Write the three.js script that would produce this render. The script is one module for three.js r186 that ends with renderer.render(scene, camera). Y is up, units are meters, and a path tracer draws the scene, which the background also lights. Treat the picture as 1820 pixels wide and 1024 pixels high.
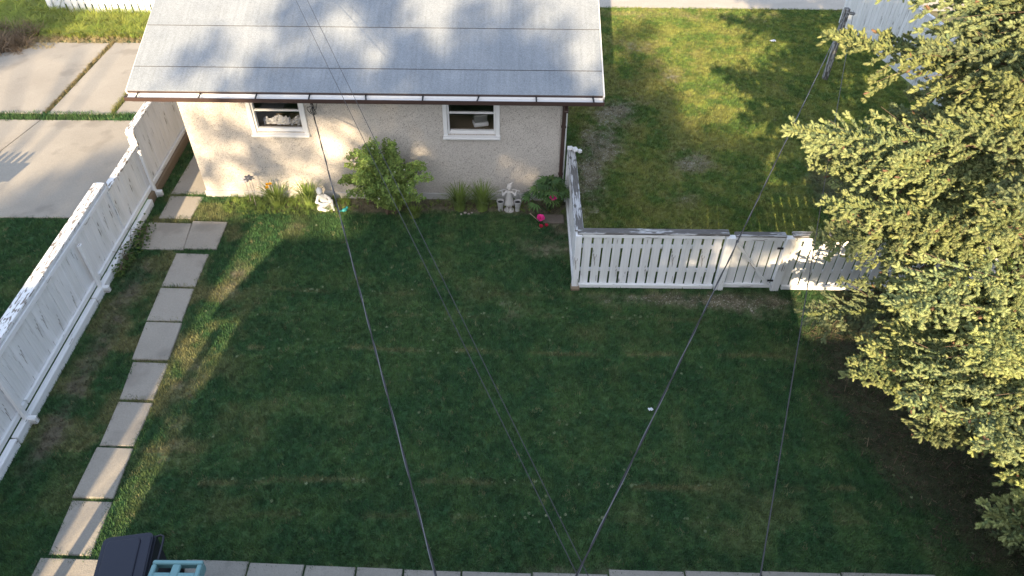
import * as THREE from 'three';
import { MarchingCubes } from 'three/addons/objects/MarchingCubes.js';
import { mergeGeometries } from 'three/addons/utils/BufferGeometryUtils.js';

// ---------------------------------------------------------------- camera, sky, sun, exposure
const scene = new THREE.Scene();
const rad = Math.PI / 180;
const camera = new THREE.PerspectiveCamera(2 * Math.atan(512 / 1290) / rad, 1820 / 1024, 0.1, 400);
{
  const th = 42.84 * rad, roll = 0.62 * rad;
  const fw = new THREE.Vector3(0, -Math.sin(th), -Math.cos(th)), r0 = new THREE.Vector3(1, 0, 0);
  const u0 = new THREE.Vector3().crossVectors(r0, fw);
  camera.position.set(0, 9.2, 12.72);
  camera.up.copy(u0).multiplyScalar(Math.cos(roll)).addScaledVector(r0, -Math.sin(roll));
  camera.lookAt(camera.position.clone().add(fw));
}
const SUN_AZ = 9 * rad, SUN_EL = 21 * rad;
const SKY_LEVEL = 0.32;
const toSun = new THREE.Vector3(-Math.sin(SUN_AZ) * Math.cos(SUN_EL), Math.sin(SUN_EL), Math.cos(SUN_AZ) * Math.cos(SUN_EL));
{ // clear, slightly hazy evening air
  const w = 512, h = 256, d = new Float32Array(w * h * 4);
  for (let j = 0; j < h; j++) for (let i = 0; i < w; i++) {
    const az = ((i + 0.5) / w - 0.5) * 2 * Math.PI, el = ((j + 0.5) / h - 0.5) * Math.PI;
    const y = Math.sin(el), c = Math.cos(el), cs = Math.cos(az) * c * toSun.x + y * toSun.y + Math.sin(az) * c * toSun.z;
    const t = Math.pow(Math.max(0, 1 - Math.max(0, y)), 1.7), glow = Math.pow(Math.max(0, 0.5 + 0.5 * cs), 5);
    const k = (j * w + i) * 4, S = SKY_LEVEL;
    d[k] = S * (0.48 + 0.86 * t + 1.9 * glow); d[k + 1] = S * (0.71 + 0.84 * t + 1.65 * glow); d[k + 2] = S * (1.12 + 0.74 * t + 1.35 * glow); d[k + 3] = 1;
  }
  const air = new THREE.DataTexture(d, w, h, THREE.RGBAFormat, THREE.FloatType);
  air.mapping = THREE.EquirectangularReflectionMapping; air.magFilter = air.minFilter = THREE.LinearFilter; air.colorSpace = THREE.LinearSRGBColorSpace; air.needsUpdate = true;
  scene.background = air; scene.environment = air;
}
const sun = new THREE.DirectionalLight(0xffe4ba, 5.0);
sun.name = 'sun';
sun.position.copy(toSun).multiplyScalar(80);
sun.castShadow = true;
Object.assign(sun.shadow.camera, { left: -35, right: 35, top: 35, bottom: -35, near: 1, far: 180 });
sun.shadow.mapSize.set(2048, 2048);
scene.add(sun, sun.target);
const renderer = new THREE.WebGLRenderer({ antialias: true });
renderer.toneMapping = THREE.LinearToneMapping;
renderer.toneMappingExposure = 2.85;
renderer.shadowMap.enabled = true;

// ---------------------------------------------------------------- helpers
function rngOf(seed) {
  let a = seed >>> 0;
  return () => { a = (a + 0x6D2B79F5) | 0; let t = Math.imul(a ^ (a >>> 15), 1 | a); t = (t + Math.imul(t ^ (t >>> 7), 61 | t)) ^ t; return ((t ^ (t >>> 14)) >>> 0) / 4294967296; };
}
const clamp = (x, a = 0, b = 1) => x < a ? a : x > b ? b : x;
const lerp = (a, b, t) => a + (b - a) * t;
const sstep = (a, b, x) => { const t = clamp((x - a) / (b - a)); return t * t * (3 - 2 * t); };
const mix3 = (a, b, t) => [a[0] + (b[0] - a[0]) * t, a[1] + (b[1] - a[1]) * t, a[2] + (b[2] - a[2]) * t];
function hash2(x, y, s) { let h = Math.imul(x, 374761393) + Math.imul(y, 668265263) + Math.imul(s, 974634777); h = Math.imul(h ^ (h >>> 13), 1274126177); return ((h ^ (h >>> 16)) >>> 0) / 4294967296; }
function vnoise(x, y, s = 0, px = 0, py = 0) {
  const xi = Math.floor(x), yi = Math.floor(y), fx = x - xi, fy = y - yi;
  const wx = v => px ? ((v % px) + px) % px : v, wy = v => py ? ((v % py) + py) % py : v;
  const x0 = wx(xi), x1 = wx(xi + 1), y0 = wy(yi), y1 = wy(yi + 1);
  const u = fx * fx * (3 - 2 * fx), v = fy * fy * (3 - 2 * fy);
  const a = hash2(x0, y0, s), b = hash2(x1, y0, s), c = hash2(x0, y1, s), d = hash2(x1, y1, s);
  return a + (b - a) * u + (c - a) * v + (a - b - c + d) * u * v;
}
function fbm(x, y, o = 4, s = 0, px = 0, py = 0) {
  let f = 0, a = 0.5, n = 0;
  for (let i = 0; i < o; i++) { f += a * vnoise(x, y, s + i * 17, px, py); n += a; a *= 0.5; x *= 2; y *= 2; px *= 2; py *= 2; }
  return f / n;
}
const toS = v => { v = clamp(v); return 255 * (v <= 0.0031308 ? 12.92 * v : 1.055 * Math.pow(v, 1 / 2.4) - 0.055); };
function tex(w, h, sizeX, sizeY, fn, srgb = true) {      // fn(u, v in 0..1) -> linear rgb, or a height
  const d = new Uint8Array(w * h * 4);
  for (let j = 0; j < h; j++) for (let i = 0; i < w; i++) {
    const c = fn((i + 0.5) / w, (j + 0.5) / h), k = (j * w + i) * 4;
    if (srgb) { d[k] = toS(c[0]); d[k + 1] = toS(c[1]); d[k + 2] = toS(c[2]); } else d[k] = d[k + 1] = d[k + 2] = clamp(c) * 255;
    d[k + 3] = 255;
  }
  const t = new THREE.DataTexture(d, w, h);
  t.wrapS = t.wrapT = THREE.RepeatWrapping; t.magFilter = THREE.LinearFilter; t.minFilter = THREE.LinearMipmapLinearFilter; t.generateMipmaps = true;
  if (srgb) t.colorSpace = THREE.SRGBColorSpace;
  t.repeat.set(1 / sizeX, 1 / sizeY); t.needsUpdate = true;
  return t;
}
const lin = (r, g, b) => new THREE.Color().setRGB(r, g, b);
const mat = (c, rough = 0.8, o = {}) => new THREE.MeshStandardMaterial({ color: Array.isArray(c) ? lin(...c) : c, roughness: rough, side: THREE.DoubleSide, ...o });
const leafMat = (c, t = 0.35) => new THREE.MeshPhysicalMaterial({ color: lin(...c), roughness: 0.9, transmission: t, thickness: 0, side: THREE.DoubleSide, specularIntensity: 0.5 });

const taken = new Map();
function numbered(n) { const k = taken.get(n) || 0; taken.set(n, k + 1); return k ? `${n}_${String(k).padStart(3, '0')}` : n; }
function dress(o, label, category, group, kind) {
  o.userData.label = label; if (category) o.userData.category = category;
  if (group) o.userData.group = group; if (kind) o.userData.kind = kind;
  return o;
}
function thing(name, label, category, [x, y, z] = [0, 0, 0], turn = 0, group) {
  const g = new THREE.Group(); g.name = numbered(name); g.position.set(x, y, z); g.rotation.y = turn; scene.add(g);
  return dress(g, label, category, group);
}
function part(name, geo, m, parent, x = 0, y = 0, z = 0, rx = 0, ry = 0, rz = 0) {
  const o = new THREE.Mesh(geo, m); o.name = parent ? name : numbered(name); o.position.set(x, y, z); o.rotation.set(rx, ry, rz);
  o.castShadow = o.receiveShadow = true; (parent || scene).add(o); return o;
}
const boxCache = new Map();
function cbox(w, h, d, c = 0.004, uo = 0, vo = 0) {        // chamfered box, uv in metres with v along its longest side
  const key = [w, h, d, c, uo, vo].map(v => v.toFixed(4)).join();
  if (boxCache.has(key)) return boxCache.get(key);
  const H = [w / 2, h / 2, d / 2]; c = Math.min(c, ...H.map(v => v * 0.45));
  const V = (s, a) => [0, 1, 2].map(k => s[k] * (k === a ? H[k] : H[k] - c));
  const P = [], T = [];
  const tri = (a, b, e) => {
    const u = [0, 1, 2].map(k => b[k] - a[k]), v = [0, 1, 2].map(k => e[k] - a[k]);
    const n = [u[1] * v[2] - u[2] * v[1], u[2] * v[0] - u[0] * v[2], u[0] * v[1] - u[1] * v[0]];
    if (n[0] * (a[0] + b[0] + e[0]) + n[1] * (a[1] + b[1] + e[1]) + n[2] * (a[2] + b[2] + e[2]) < 0) [b, e] = [e, b];
    const ab = n.map(Math.abs), m = ab[0] >= ab[1] && ab[0] >= ab[2] ? 0 : ab[1] >= ab[2] ? 1 : 2;
    let [p, q] = [0, 1, 2].filter(k => k !== m); if (H[p] > H[q]) [p, q] = [q, p];
    for (const t of [a, b, e]) { P.push(...t); T.push(t[p] + uo + m * 0.13, t[q] + vo); }
  };
  const quad = (a, b, e, f) => { tri(a, b, e); tri(a, e, f); };
  for (let a = 0; a < 3; a++) {
    const [p, q] = [0, 1, 2].filter(k => k !== a);
    for (const s of [-1, 1]) quad(...[[-1, -1], [1, -1], [1, 1], [-1, 1]].map(([i, j]) => { const S = [0, 0, 0]; S[a] = s; S[p] = i; S[q] = j; return V(S, a); }));
    for (const i of [-1, 1]) for (const j of [-1, 1]) {
      const S1 = [0, 0, 0], S2 = [0, 0, 0]; S1[a] = -1; S2[a] = 1; S1[p] = S2[p] = i; S1[q] = S2[q] = j;
      quad(V(S1, p), V(S2, p), V(S2, q), V(S1, q));
    }
  }
  for (const x of [-1, 1]) for (const y of [-1, 1]) for (const z of [-1, 1]) { const S = [x, y, z]; tri(V(S, 0), V(S, 1), V(S, 2)); }
  const g = new THREE.BufferGeometry();
  g.setAttribute('position', new THREE.Float32BufferAttribute(P, 3)); g.setAttribute('uv', new THREE.Float32BufferAttribute(T, 2));
  g.computeVertexNormals(); boxCache.set(key, g); return g;
}
function triGeo(P, uv) {
  const g = new THREE.BufferGeometry(); g.setAttribute('position', new THREE.Float32BufferAttribute(P, 3));
  g.setAttribute('uv', new THREE.Float32BufferAttribute(uv || new Array(P.length / 3 * 2).fill(0), 2)); g.computeVertexNormals(); return g;
}
function tube(pts, r, seg = 12, rs = 6, r2) {
  const c = new THREE.CatmullRomCurve3(pts.map(p => p.isVector3 ? p : new THREE.Vector3(...p)));
  const g = new THREE.TubeGeometry(c, seg, r, rs, false);
  if (r2 !== undefined) {
    const p = g.attributes.position, v = new THREE.Vector3();
    for (let i = 0; i <= seg; i++) { const q = c.getPointAt(i / seg), k = lerp(1, r2 / r, i / seg); for (let j = 0; j <= rs; j++) { const n = i * (rs + 1) + j; v.fromBufferAttribute(p, n).sub(q).multiplyScalar(k).add(q); p.setXYZ(n, v.x, v.y, v.z); } }
  }
  return g;
}
function sheet(x0, x1, z0, z1, y) {                          // flat ground sheet, uv in metres
  const g = triGeo([x0, y, z0, x0, y, z1, x1, y, z1, x0, y, z0, x1, y, z1, x1, y, z0], [x0, z0, x0, z1, x1, z1, x0, z0, x1, z1, x1, z0]);
  return g;
}
const Y = new THREE.Vector3(0, 1, 0);
class Copies {                                               // collects places and tints for an InstancedMesh
  constructor() { this.m = []; this.c = []; this.q = new THREE.Quaternion(); this.q2 = new THREE.Quaternion(); this.M = new THREE.Matrix4(); this.s = new THREE.Vector3(); }
  add(pos, dir, roll, sx, sy, color) {
    this.q.setFromUnitVectors(Y, dir); this.q2.setFromAxisAngle(Y, roll); this.q.multiply(this.q2);
    this.M.compose(pos, this.q, this.s.set(sx, sy, sx)); this.m.push(...this.M.elements); this.c.push(...color);
  }
  build(name, geo, m, parent, kind = 'stuff') {
    const n = this.c.length / 3, o = new THREE.InstancedMesh(geo, m, n);
    o.instanceMatrix = new THREE.InstancedBufferAttribute(new Float32Array(this.m), 16);
    o.instanceColor = new THREE.InstancedBufferAttribute(new Float32Array(this.c), 3);
    o.name = parent ? name : numbered(name); o.castShadow = o.receiveShadow = true; if (kind) o.userData.kind = kind;
    (parent || scene).add(o); return o;
  }
}
function bodyMesh(bones, k, res, lo, size) {                 // smooth union of tapered capsules [x,y,z,r, x,y,z,r]
  const mc = new MarchingCubes(res, new THREE.MeshStandardMaterial(), false, false, 60000); mc.isolation = 0;
  const half = res / 2;
  for (let z = 0; z < res; z++) for (let y = 0; y < res; y++) for (let x = 0; x < res; x++) {
    const p = [x, y, z].map((v, i) => lo[i] + ((v - half) / half + 1) / 2 * size);
    let d = 1e3;
    for (const b of bones) {
      const ax = b[4] - b[0], ay = b[5] - b[1], az = b[6] - b[2], px = p[0] - b[0], py = p[1] - b[1], pz = p[2] - b[2];
      const t = clamp((px * ax + py * ay + pz * az) / (ax * ax + ay * ay + az * az + 1e-9));
      const e = Math.hypot(px - ax * t, py - ay * t, pz - az * t) - lerp(b[3], b[7], t), h = clamp(0.5 + 0.5 * (d - e) / k);
      d = lerp(d, e, h) - k * h * (1 - h);
    }
    mc.field[x + y * res + z * res * res] = -d;
  }
  mc.update();
  const n = mc.count, P = new Float32Array(n * 3), N = new Float32Array(n * 3);
  for (let i = 0; i < n * 3; i++) { P[i] = lo[i % 3] + (mc.positionArray[i] + 1) / 2 * size; N[i] = mc.normalArray[i]; }
  const g = new THREE.BufferGeometry(); g.setAttribute('position', new THREE.BufferAttribute(P, 3)); g.setAttribute('normal', new THREE.BufferAttribute(N, 3));
  g.setAttribute('uv', new THREE.BufferAttribute(new Float32Array(n * 2), 2)); return g;
}

// ---------------------------------------------------------------- surface textures
const R0 = rngOf(11);
const stuccoSpecks = [];
{ const r = rngOf(5); for (let i = 0; i < 15000; i++) stuccoSpecks.push([r(), r(), 0.0010 + 0.0017 * r() * r(), r()]); }
function speckMap(n, specks, base) {
  const a = new Float32Array(n * n * 2).fill(0);
  for (const [u, v, r, k] of specks) {
    const R = Math.ceil(r * n), cx = u * n, cy = v * n;
    for (let j = -R; j <= R; j++) for (let i = -R; i <= R; i++) if (Math.hypot(i, j) <= r * n) { const x = ((cx + i | 0) % n + n) % n, y = ((cy + j | 0) % n + n) % n; a[(y * n + x) * 2] = k + 0.001; a[(y * n + x) * 2 + 1] = 1 - Math.hypot(i, j) / (r * n + 1); }
  }
  return a;
}
const SN = 1024, sp = speckMap(SN, stuccoSpecks);
const spAt = (u, v) => { const k = ((Math.floor(v * SN) % SN) * SN + (Math.floor(u * SN) % SN)) * 2; return [sp[k], sp[k + 1]]; };
const stuccoMap = tex(SN, SN, 2.4, 2.4, (u, v) => {
  const [k, e] = spAt(u, v), n = fbm(u * 6, v * 6, 4, 3, 6, 6), f = vnoise(u * 300, v * 300, 9, 300, 300);
  let c = mix3([0.48, 0.44, 0.40], [0.57, 0.528, 0.482], n); c = c.map(x => x * (0.86 + 0.28 * f));
  if (k > 0) c = k < 0.34 ? [0.13, 0.115, 0.10] : k < 0.60 ? [0.33, 0.285, 0.24] : k < 0.8 ? [0.72, 0.69, 0.64] : c;
  return c;
});
const stuccoBump = tex(SN, SN, 2.4, 2.4, (u, v) => { const [k, e] = spAt(u, v); return 0.35 * vnoise(u * 220, v * 220, 4, 220, 220) + (k > 0 ? 0.25 + 0.4 * Math.sqrt(e) : 0.1); }, false);
const graniteFn = (u, v) => {
  const n = fbm(u * 5, v * 5, 4, 21, 5, 5), f = vnoise(u * 320, v * 320, 22, 320, 320), g = vnoise(u * 150, v * 150, 24, 150, 150), s = vnoise(u * 3, v * 64, 23, 3, 64);
  let c = mix3([0.195, 0.220, 0.248], [0.27, 0.295, 0.322], n); const k = 0.66 + 0.36 * f + 0.18 * g + 0.14 * s; c = c.map(x => x * k);
  if (hash2(Math.floor(u * 512), Math.floor(v * 512), 7) > 0.985) c = c.map(x => x * 0.45);
  return c;
};
const roofMap = tex(1024, 1024, 2.6, 2.6, graniteFn);
const roofBump = tex(512, 512, 1.3, 1.3, (u, v) => vnoise(u * 256, v * 256, 31, 256, 256), false);
const concreteMap = tex(1024, 1024, 4, 4, (u, v) => {
  const n = fbm(u * 4, v * 4, 5, 41, 4, 4), m = fbm(u * 9 + 2, v * 9, 4, 47, 9, 9), f = vnoise(u * 400, v * 400, 44, 400, 400), s = sstep(0.60, 0.78, fbm(u * 7, v * 7, 4, 43, 7, 7));
  let c = mix3([0.285, 0.258, 0.22], [0.38, 0.348, 0.298], n); c = c.map(x => x * (0.82 + 0.2 * f + 0.12 * m));
  return mix3(c, [0.20, 0.18, 0.155], s * 0.55);
});
const concreteBump = tex(512, 512, 1, 1, (u, v) => 0.5 * vnoise(u * 128, v * 128, 51, 128, 128) + 0.5 * fbm(u * 16, v * 16, 3, 52, 16, 16), false);
function paintedWood(seed, bare, thr, paint = [0.83, 0.84, 0.85], fq = 7) {
  return tex(512, 1024, 0.8, 1.6, (u, v) => {
    const g = fbm(u * 64, v * 4, 3, seed, 64, 4), big = fbm(u * fq, v * (fq - 4), 4, seed + 5, fq, fq - 4), fine = fbm(u * 48, v * 16, 3, seed + 9, 48, 16);
    let c = paint.map(x => x * (0.86 + 0.2 * g)); c = mix3(c, [0.66, 0.67, 0.67], 0.45 * sstep(0.45, 0.75, big));
    const peel = sstep(thr, thr + 0.05, 0.5 * big + 0.3 * g + 0.3 * fine - 0.05);
    return mix3(c, mix3(bare, bare.map(x => x * 0.55), fine), peel);
  });
}
const woodBump = tex(512, 512, 0.8, 0.8, (u, v) => fbm(u * 90, v * 5, 3, 61, 90, 5), false);
const M = {
  stucco: mat(0xffffff, 0.95, { map: stuccoMap, bumpMap: stuccoBump, bumpScale: 0.012 }),
  roofing: mat(0xffffff, 0.95, { map: roofMap, bumpMap: roofBump, bumpScale: 0.003 }),
  tar: mat([0.06, 0.06, 0.065], 0.8),
  concrete: [[1, 1, 1], [0.97, 0.97, 0.965], [0.98, 0.975, 0.97], [1, 0.995, 0.99], [0.95, 0.95, 0.945]].map(c => mat(c, 0.92, { map: concreteMap, bumpMap: concreteBump, bumpScale: 0.004 })),
  fence: [[1, 1, 1], [0.97, 0.965, 0.96], [0.92, 0.92, 0.91]].map((c, i) => mat(c, 0.7, { map: i === 0 ? (M0 => M0)(paintedWood(71, [0.36, 0.33, 0.30], 0.675)) : null, bumpMap: woodBump, bumpScale: 0.003 })),
  cap: mat(0xffffff, 0.8, { map: paintedWood(91, [0.30, 0.265, 0.23], 0.525, [0.80, 0.81, 0.82], 22), bumpMap: woodBump, bumpScale: 0.005 }),
  greyCap: mat(0xffffff, 0.85, { map: paintedWood(131, [0.16, 0.15, 0.14], 0.44, [0.48, 0.48, 0.48]), bumpMap: woodBump, bumpScale: 0.005 }),
  timber: mat([0.20, 0.15, 0.10], 0.9, { bumpMap: woodBump, bumpScale: 0.006 }),
  white: mat([0.74, 0.74, 0.74], 0.5),
  brown: mat([0.055, 0.032, 0.026], 0.45),
  gutterIn: mat([0.72, 0.72, 0.72], 0.45),
  dark: mat([0.02, 0.02, 0.022], 0.6),
  glass: new THREE.MeshPhysicalMaterial({ color: 0xffffff, roughness: 0.03, transmission: 1, thickness: 0, ior: 1.5, side: THREE.DoubleSide }),
  stone: mat([0.42, 0.41, 0.40], 0.9, { bumpMap: concreteBump, bumpScale: 0.003 }),
  bark: mat([0.12, 0.085, 0.06], 0.95, { bumpMap: woodBump, bumpScale: 0.02 }),
  twig: mat([0.17, 0.12, 0.085], 0.95),
};
for (const m of M.fence) if (!m.map) m.map = M.fence[0].map;

// ---------------------------------------------------------------- ground, lawn, paving
const LX0 = -18.5, LX1 = 11.5, LZ0 = -10.4, LZ1 = 10.4;
const blob = (x, z, cx, cz, rx, rz) => Math.exp(-(((x - cx) / rx) ** 2 + ((z - cz) / rz) ** 2));
const worn = [[2.7, -3.9, 0.75, 0.8, 0.9], [2.2, -2.4, 0.6, 0.9, 0.8], [1.7, -0.7, 0.5, 1.6, 0.9], [4.1, -1.5, 0.7, 0.7, 0.75], [3.7, -0.1, 0.6, 0.35, 0.6], [4.3, -5.8, 0.6, 0.9, 0.45], [3.4, -7.5, 0.9, 0.9, 0.5], [0.35, 1.65, 0.55, 0.6, 0.5], [0.0, 3.7, 0.4, 0.5, 0.42], [0.95, 0.95, 0.35, 0.9, 0.7], [-1.2, 3.0, 0.9, 0.3, 0.25],
  [-7.1, 2.6, 0.4, 0.8, 0.6], [-7.0, 4.6, 0.36, 1.6, 0.68], [-7.0, 6.6, 0.35, 1.0, 0.6], [-5.2, 2.6, 0.3, 0.9, 0.6], [-5.2, 5.6, 0.35, 1.3, 0.5], [-4.6, 1.0, 0.8, 0.3, 0.4], [4.6, 3.3, 1.6, 0.5, 0.5], [3.0, 3.05, 2.2, 0.22, 0.6], [2, 8.3, 5, 0.14, 0.5], [5.6, -9.9, 6, 0.5, 0.45], [-10, 2.2, 1.4, 0.7, 0.4], [-9.2, 4.4, 0.8, 1, 0.4]];
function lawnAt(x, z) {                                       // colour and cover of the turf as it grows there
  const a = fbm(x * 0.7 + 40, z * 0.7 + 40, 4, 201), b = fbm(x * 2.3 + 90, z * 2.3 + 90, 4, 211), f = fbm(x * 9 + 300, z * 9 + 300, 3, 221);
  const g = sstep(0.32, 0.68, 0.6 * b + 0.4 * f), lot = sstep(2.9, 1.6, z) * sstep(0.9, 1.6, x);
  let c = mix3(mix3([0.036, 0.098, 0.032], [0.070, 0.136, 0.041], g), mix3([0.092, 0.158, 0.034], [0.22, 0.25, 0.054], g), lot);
  let dry = 0.22 * sstep(0.57, 0.74, 0.55 * a + 0.45 * b), bare = 0;
  for (const w of worn) bare += w[4] * blob(x, z, w[0], w[1], w[2], w[3]);
  bare = clamp(bare); bare = 0.9 * sstep(0.30, 0.85, bare * 0.78 + 0.45 * (f - 0.5) + 0.5 * (b - 0.5) + 0.1);
  if (x > 1.2 && z < 2.6) dry = clamp(dry + 0.34 * sstep(0.40, 0.6, b) * blob(x, z, 3.5, -5, 3, 6));
  if (z < 6.5 && x < -3.6 && x > -7.4) dry = clamp(dry + 0.45 * sstep(0.40, 0.62, b) * sstep(-4.0, -5.2, x));
  for (const [zl, s] of [[2.95, 0.3], [4.42, 0.55], [6.95, 0.5], [7.5, 0.3], [3.55, 0.25]]) { const zz = zl + 0.03 * (a - 0.5) * 8; dry = clamp(dry + s * Math.exp(-(((z - zz) / 0.045) ** 2)) * sstep(0.42, 0.62, fbm(x * 1.6, zl * 9, 3, 231)) * (x > -4.5 && x < 5 ? 1 : 0)); }
  c = mix3(c, [0.235, 0.20, 0.092], dry);
  if (x > -5 && x < 6 && z > 2.9) { const w = 1 + 0.04 * Math.sign(Math.sin(z * 6.283 / 1.06 + 0.3 * a)); c = c.map(v => v * w); }
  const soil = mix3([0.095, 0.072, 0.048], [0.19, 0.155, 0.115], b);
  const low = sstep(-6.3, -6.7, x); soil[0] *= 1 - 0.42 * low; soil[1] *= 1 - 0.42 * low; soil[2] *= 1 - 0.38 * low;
  const litter = Math.max(sstep(1.0, 0.35, Math.hypot((x - 7.4) / 3.3, (z - 5.3) / 4.4)), sstep(1.0, 0.4, Math.hypot((x - 8.6) / 3, (z + 0.3) / 3)));
  const lt = sstep(0.25, 0.75, litter * 1.1 + 0.6 * (b - 0.5));
  const bed = z < 0.62 && z > -0.2 && x > -6.5 && x < 1.2 ? sstep(0.62, 0.42, z + 0.35 * (b - 0.5)) * sstep(-5.9, -4.4, x + (b - 0.5)) : 0;
  bare = Math.max(bare, bed * 0.9);
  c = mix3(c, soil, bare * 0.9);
  c = mix3(c, mix3([0.060, 0.042, 0.028], [0.10, 0.078, 0.05], f), lt * 0.6);
  return { c, cover: clamp(1 - 0.85 * bare - 0.55 * lt), bare, lt };
}
const TW = 2048, TH = 1420;
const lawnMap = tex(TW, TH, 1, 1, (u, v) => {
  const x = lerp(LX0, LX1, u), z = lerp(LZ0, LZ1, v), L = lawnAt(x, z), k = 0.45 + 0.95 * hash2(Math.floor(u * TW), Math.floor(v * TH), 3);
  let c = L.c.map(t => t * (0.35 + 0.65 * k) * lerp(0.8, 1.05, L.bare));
  if (L.bare > 0.45 && x > 1.2 && hash2(Math.floor(u * TW), Math.floor(v * TH), 8) > 0.93) c = [0.42, 0.40, 0.37];
  return c;
});
lawnMap.repeat.set(1, 1);
const groundTile = tex(512, 512, 6, 6, (u, v) => mix3([0.05, 0.075, 0.028], [0.15, 0.135, 0.07], sstep(0.35, 0.7, fbm(u * 8, v * 8, 5, 301, 8, 8))));
const groundO = part('ground', sheet(-120, 120, -120, 120, -0.03), mat(0xffffff, 1, { map: groundTile }));
dress(groundO, 'wide grassy ground under and around the yards', 'ground', null, 'structure');
{
  const g = sheet(LX0, LX1, LZ0, LZ1, 0), uv = g.attributes.uv;
  for (let i = 0; i < uv.count; i++) uv.setXY(i, (uv.getX(i) - LX0) / (LX1 - LX0), (uv.getY(i) - LZ0) / (LZ1 - LZ0));
  dress(part('lawn', g, mat(0xffffff, 1, { map: lawnMap })), 'mown backyard lawn with worn brown patches', 'lawn', null, 'structure');
}
const gravelMap = tex(1024, 1024, 5, 5, (u, v) => { const n = fbm(u * 5, v * 12, 5, 311, 5, 12), f = hash2(Math.floor(u * 700), Math.floor(v * 700), 6); return mix3([0.36, 0.32, 0.27], [0.50, 0.46, 0.40], n).map(x => x * (0.75 + 0.5 * f)); });
dress(part('alley', sheet(-60, 60, -17, -10.45, 0.006), mat(0xffffff, 0.95, { map: gravelMap })), 'pale gravel back alley behind the garage', 'alley', null, 'structure');

const keepOut = [];                                           // rectangles without turf
function slabGeo(q, top) {                                    // q: four [x,z] corners (back-left, back-right, front-right, front-left)
  const cx = (q[0][0] + q[2][0]) / 2, cz = (q[0][1] + q[2][1]) / 2, c = 0.012;
  const inn = q.map(([x, z]) => [x + Math.sign(cx - x) * c, z + Math.sign(cz - z) * c]);
  const P = [], U = [], push = (...pts) => { for (const p of pts) { P.push(p[0], p[1], p[2]); U.push(p[0], p[2]); } };
  const A = inn.map(p => [p[0], top, p[1]]), B = q.map(p => [p[0], top - c, p[1]]), D = q.map(p => [p[0], -0.06, p[1]]);
  push(A[0], A[3], A[2], A[0], A[2], A[1]);
  for (let i = 0; i < 4; i++) { const j = (i + 1) % 4; push(A[i], A[j], B[j], A[i], B[j], B[i]); push(B[i], B[j], D[j], B[i], D[j], D[i]); }
  return triGeo(P, U);
}
function slab(parent, q, top, m, name = 'slab') {
  const xs = q.map(p => p[0]), zs = q.map(p => p[1]); keepOut.push([Math.min(...xs), Math.max(...xs), Math.min(...zs), Math.max(...zs)]);
  return part(name, slabGeo(q, top), m, parent);
}
{
  const g = new THREE.Group(); g.name = 'garden_path'; scene.add(g); dress(g, 'path of square grey concrete slabs set in the grass beside the long fence', 'path', null, 'structure');
  const S = [[-7.33, -6.63, 0.04, -7.30, -6.66, 0.80], [-7.44, -6.58, 0.98, -7.32, -6.46, 1.80], [-6.55, -5.86, 0.93, -6.44, -5.82, 1.78], [-6.55, -5.93, 1.93, -6.50, -5.89, 2.86], [-6.49, -5.89, 2.93, -6.43, -5.83, 3.76],
    [-6.42, -5.81, 3.82, -6.33, -5.74, 4.67], [-6.30, -5.72, 4.74, -6.21, -5.69, 5.50], [-6.20, -5.67, 5.58, -6.15, -5.66, 6.38], [-6.17, -5.65, 6.44, -6.16, -5.60, 7.26], [-6.15, -5.60, 7.32, -6.10, -5.56, 8.10]];
  S.forEach((s, i) => slab(g, [[s[0] - 0.01, s[2] - 0.012], [s[1] + 0.012, s[2] + 0.006], [s[4] + 0.012, s[5] + 0.022], [s[3] - 0.01, s[5] + 0.012]], 0.022 + 0.01 * (i % 3), M.concrete[2 + i % 3]));
  slab(g, [[-7.38, -5.4], [-6.6, -5.4], [-6.6, -0.05], [-7.36, -0.05]], 0.02, M.concrete[1]);
}
{
  const g = new THREE.Group(); g.name = 'house_walk'; scene.add(g); dress(g, 'row of grey concrete slabs along the near edge of the lawn', 'path', null, 'structure');
  const xs = [-6.2, -5.2, -4.28, -3.42, -2.68, -2.0, -1.38, -0.62, 0.3, 1.3, 2.3, 3.3, 4.35, 5.6];
  for (let i = 0; i + 1 < xs.length; i++) { const zt = xs[i] < -3.5 ? 8.16 : xs[i] < -1 ? 8.2 + 0.022 * (i - 3) : xs[i] < 1 ? 8.285 : 8.24; slab(g, [[xs[i] + 0.012, zt], [xs[i + 1] - 0.012, zt + 0.02], [xs[i + 1] - 0.012, 9.35], [xs[i] + 0.012, 9.35]], 0.03 + 0.008 * (i % 2), M.concrete[2 + i % 3]); }
}
{
  const g = new THREE.Group(); g.name = 'driveway'; scene.add(g); dress(g, 'sunlit concrete parking pad beyond the long fence', 'driveway', null, 'structure');
  const q = (a, b, c, d) => [[a, c], [b, c], [b, d], [a, d]];
  slab(g, q(-18, -11.70, -7.4, -3.36), 0.035, M.concrete[0], 'driveway_slab');
  slab(g, q(-11.58, -10.04, -7.45, -3.36), 0.03, M.concrete[0], 'driveway_slab');
  slab(g, q(-9.94, -7.95, -7.45, -3.40), 0.025, M.concrete[0], 'driveway_slab');
  slab(g, [[-18, -3.06], [-11.62, -3.06], [-12.3, 0.86], [-18, 0.9]], 0.03, M.concrete[1], 'driveway_slab');
  slab(g, [[-11.60, -3.06], [-7.95, -3.08], [-7.85, 0.83], [-12.28, 0.86]], 0.03, M.concrete[1], 'driveway_slab');
  keepOut.push([-18, -7.8, -3.06, 0.85]);
}
keepOut.push([-6.6, 1.0, -7, 0.0]);                           // under the garage
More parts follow.
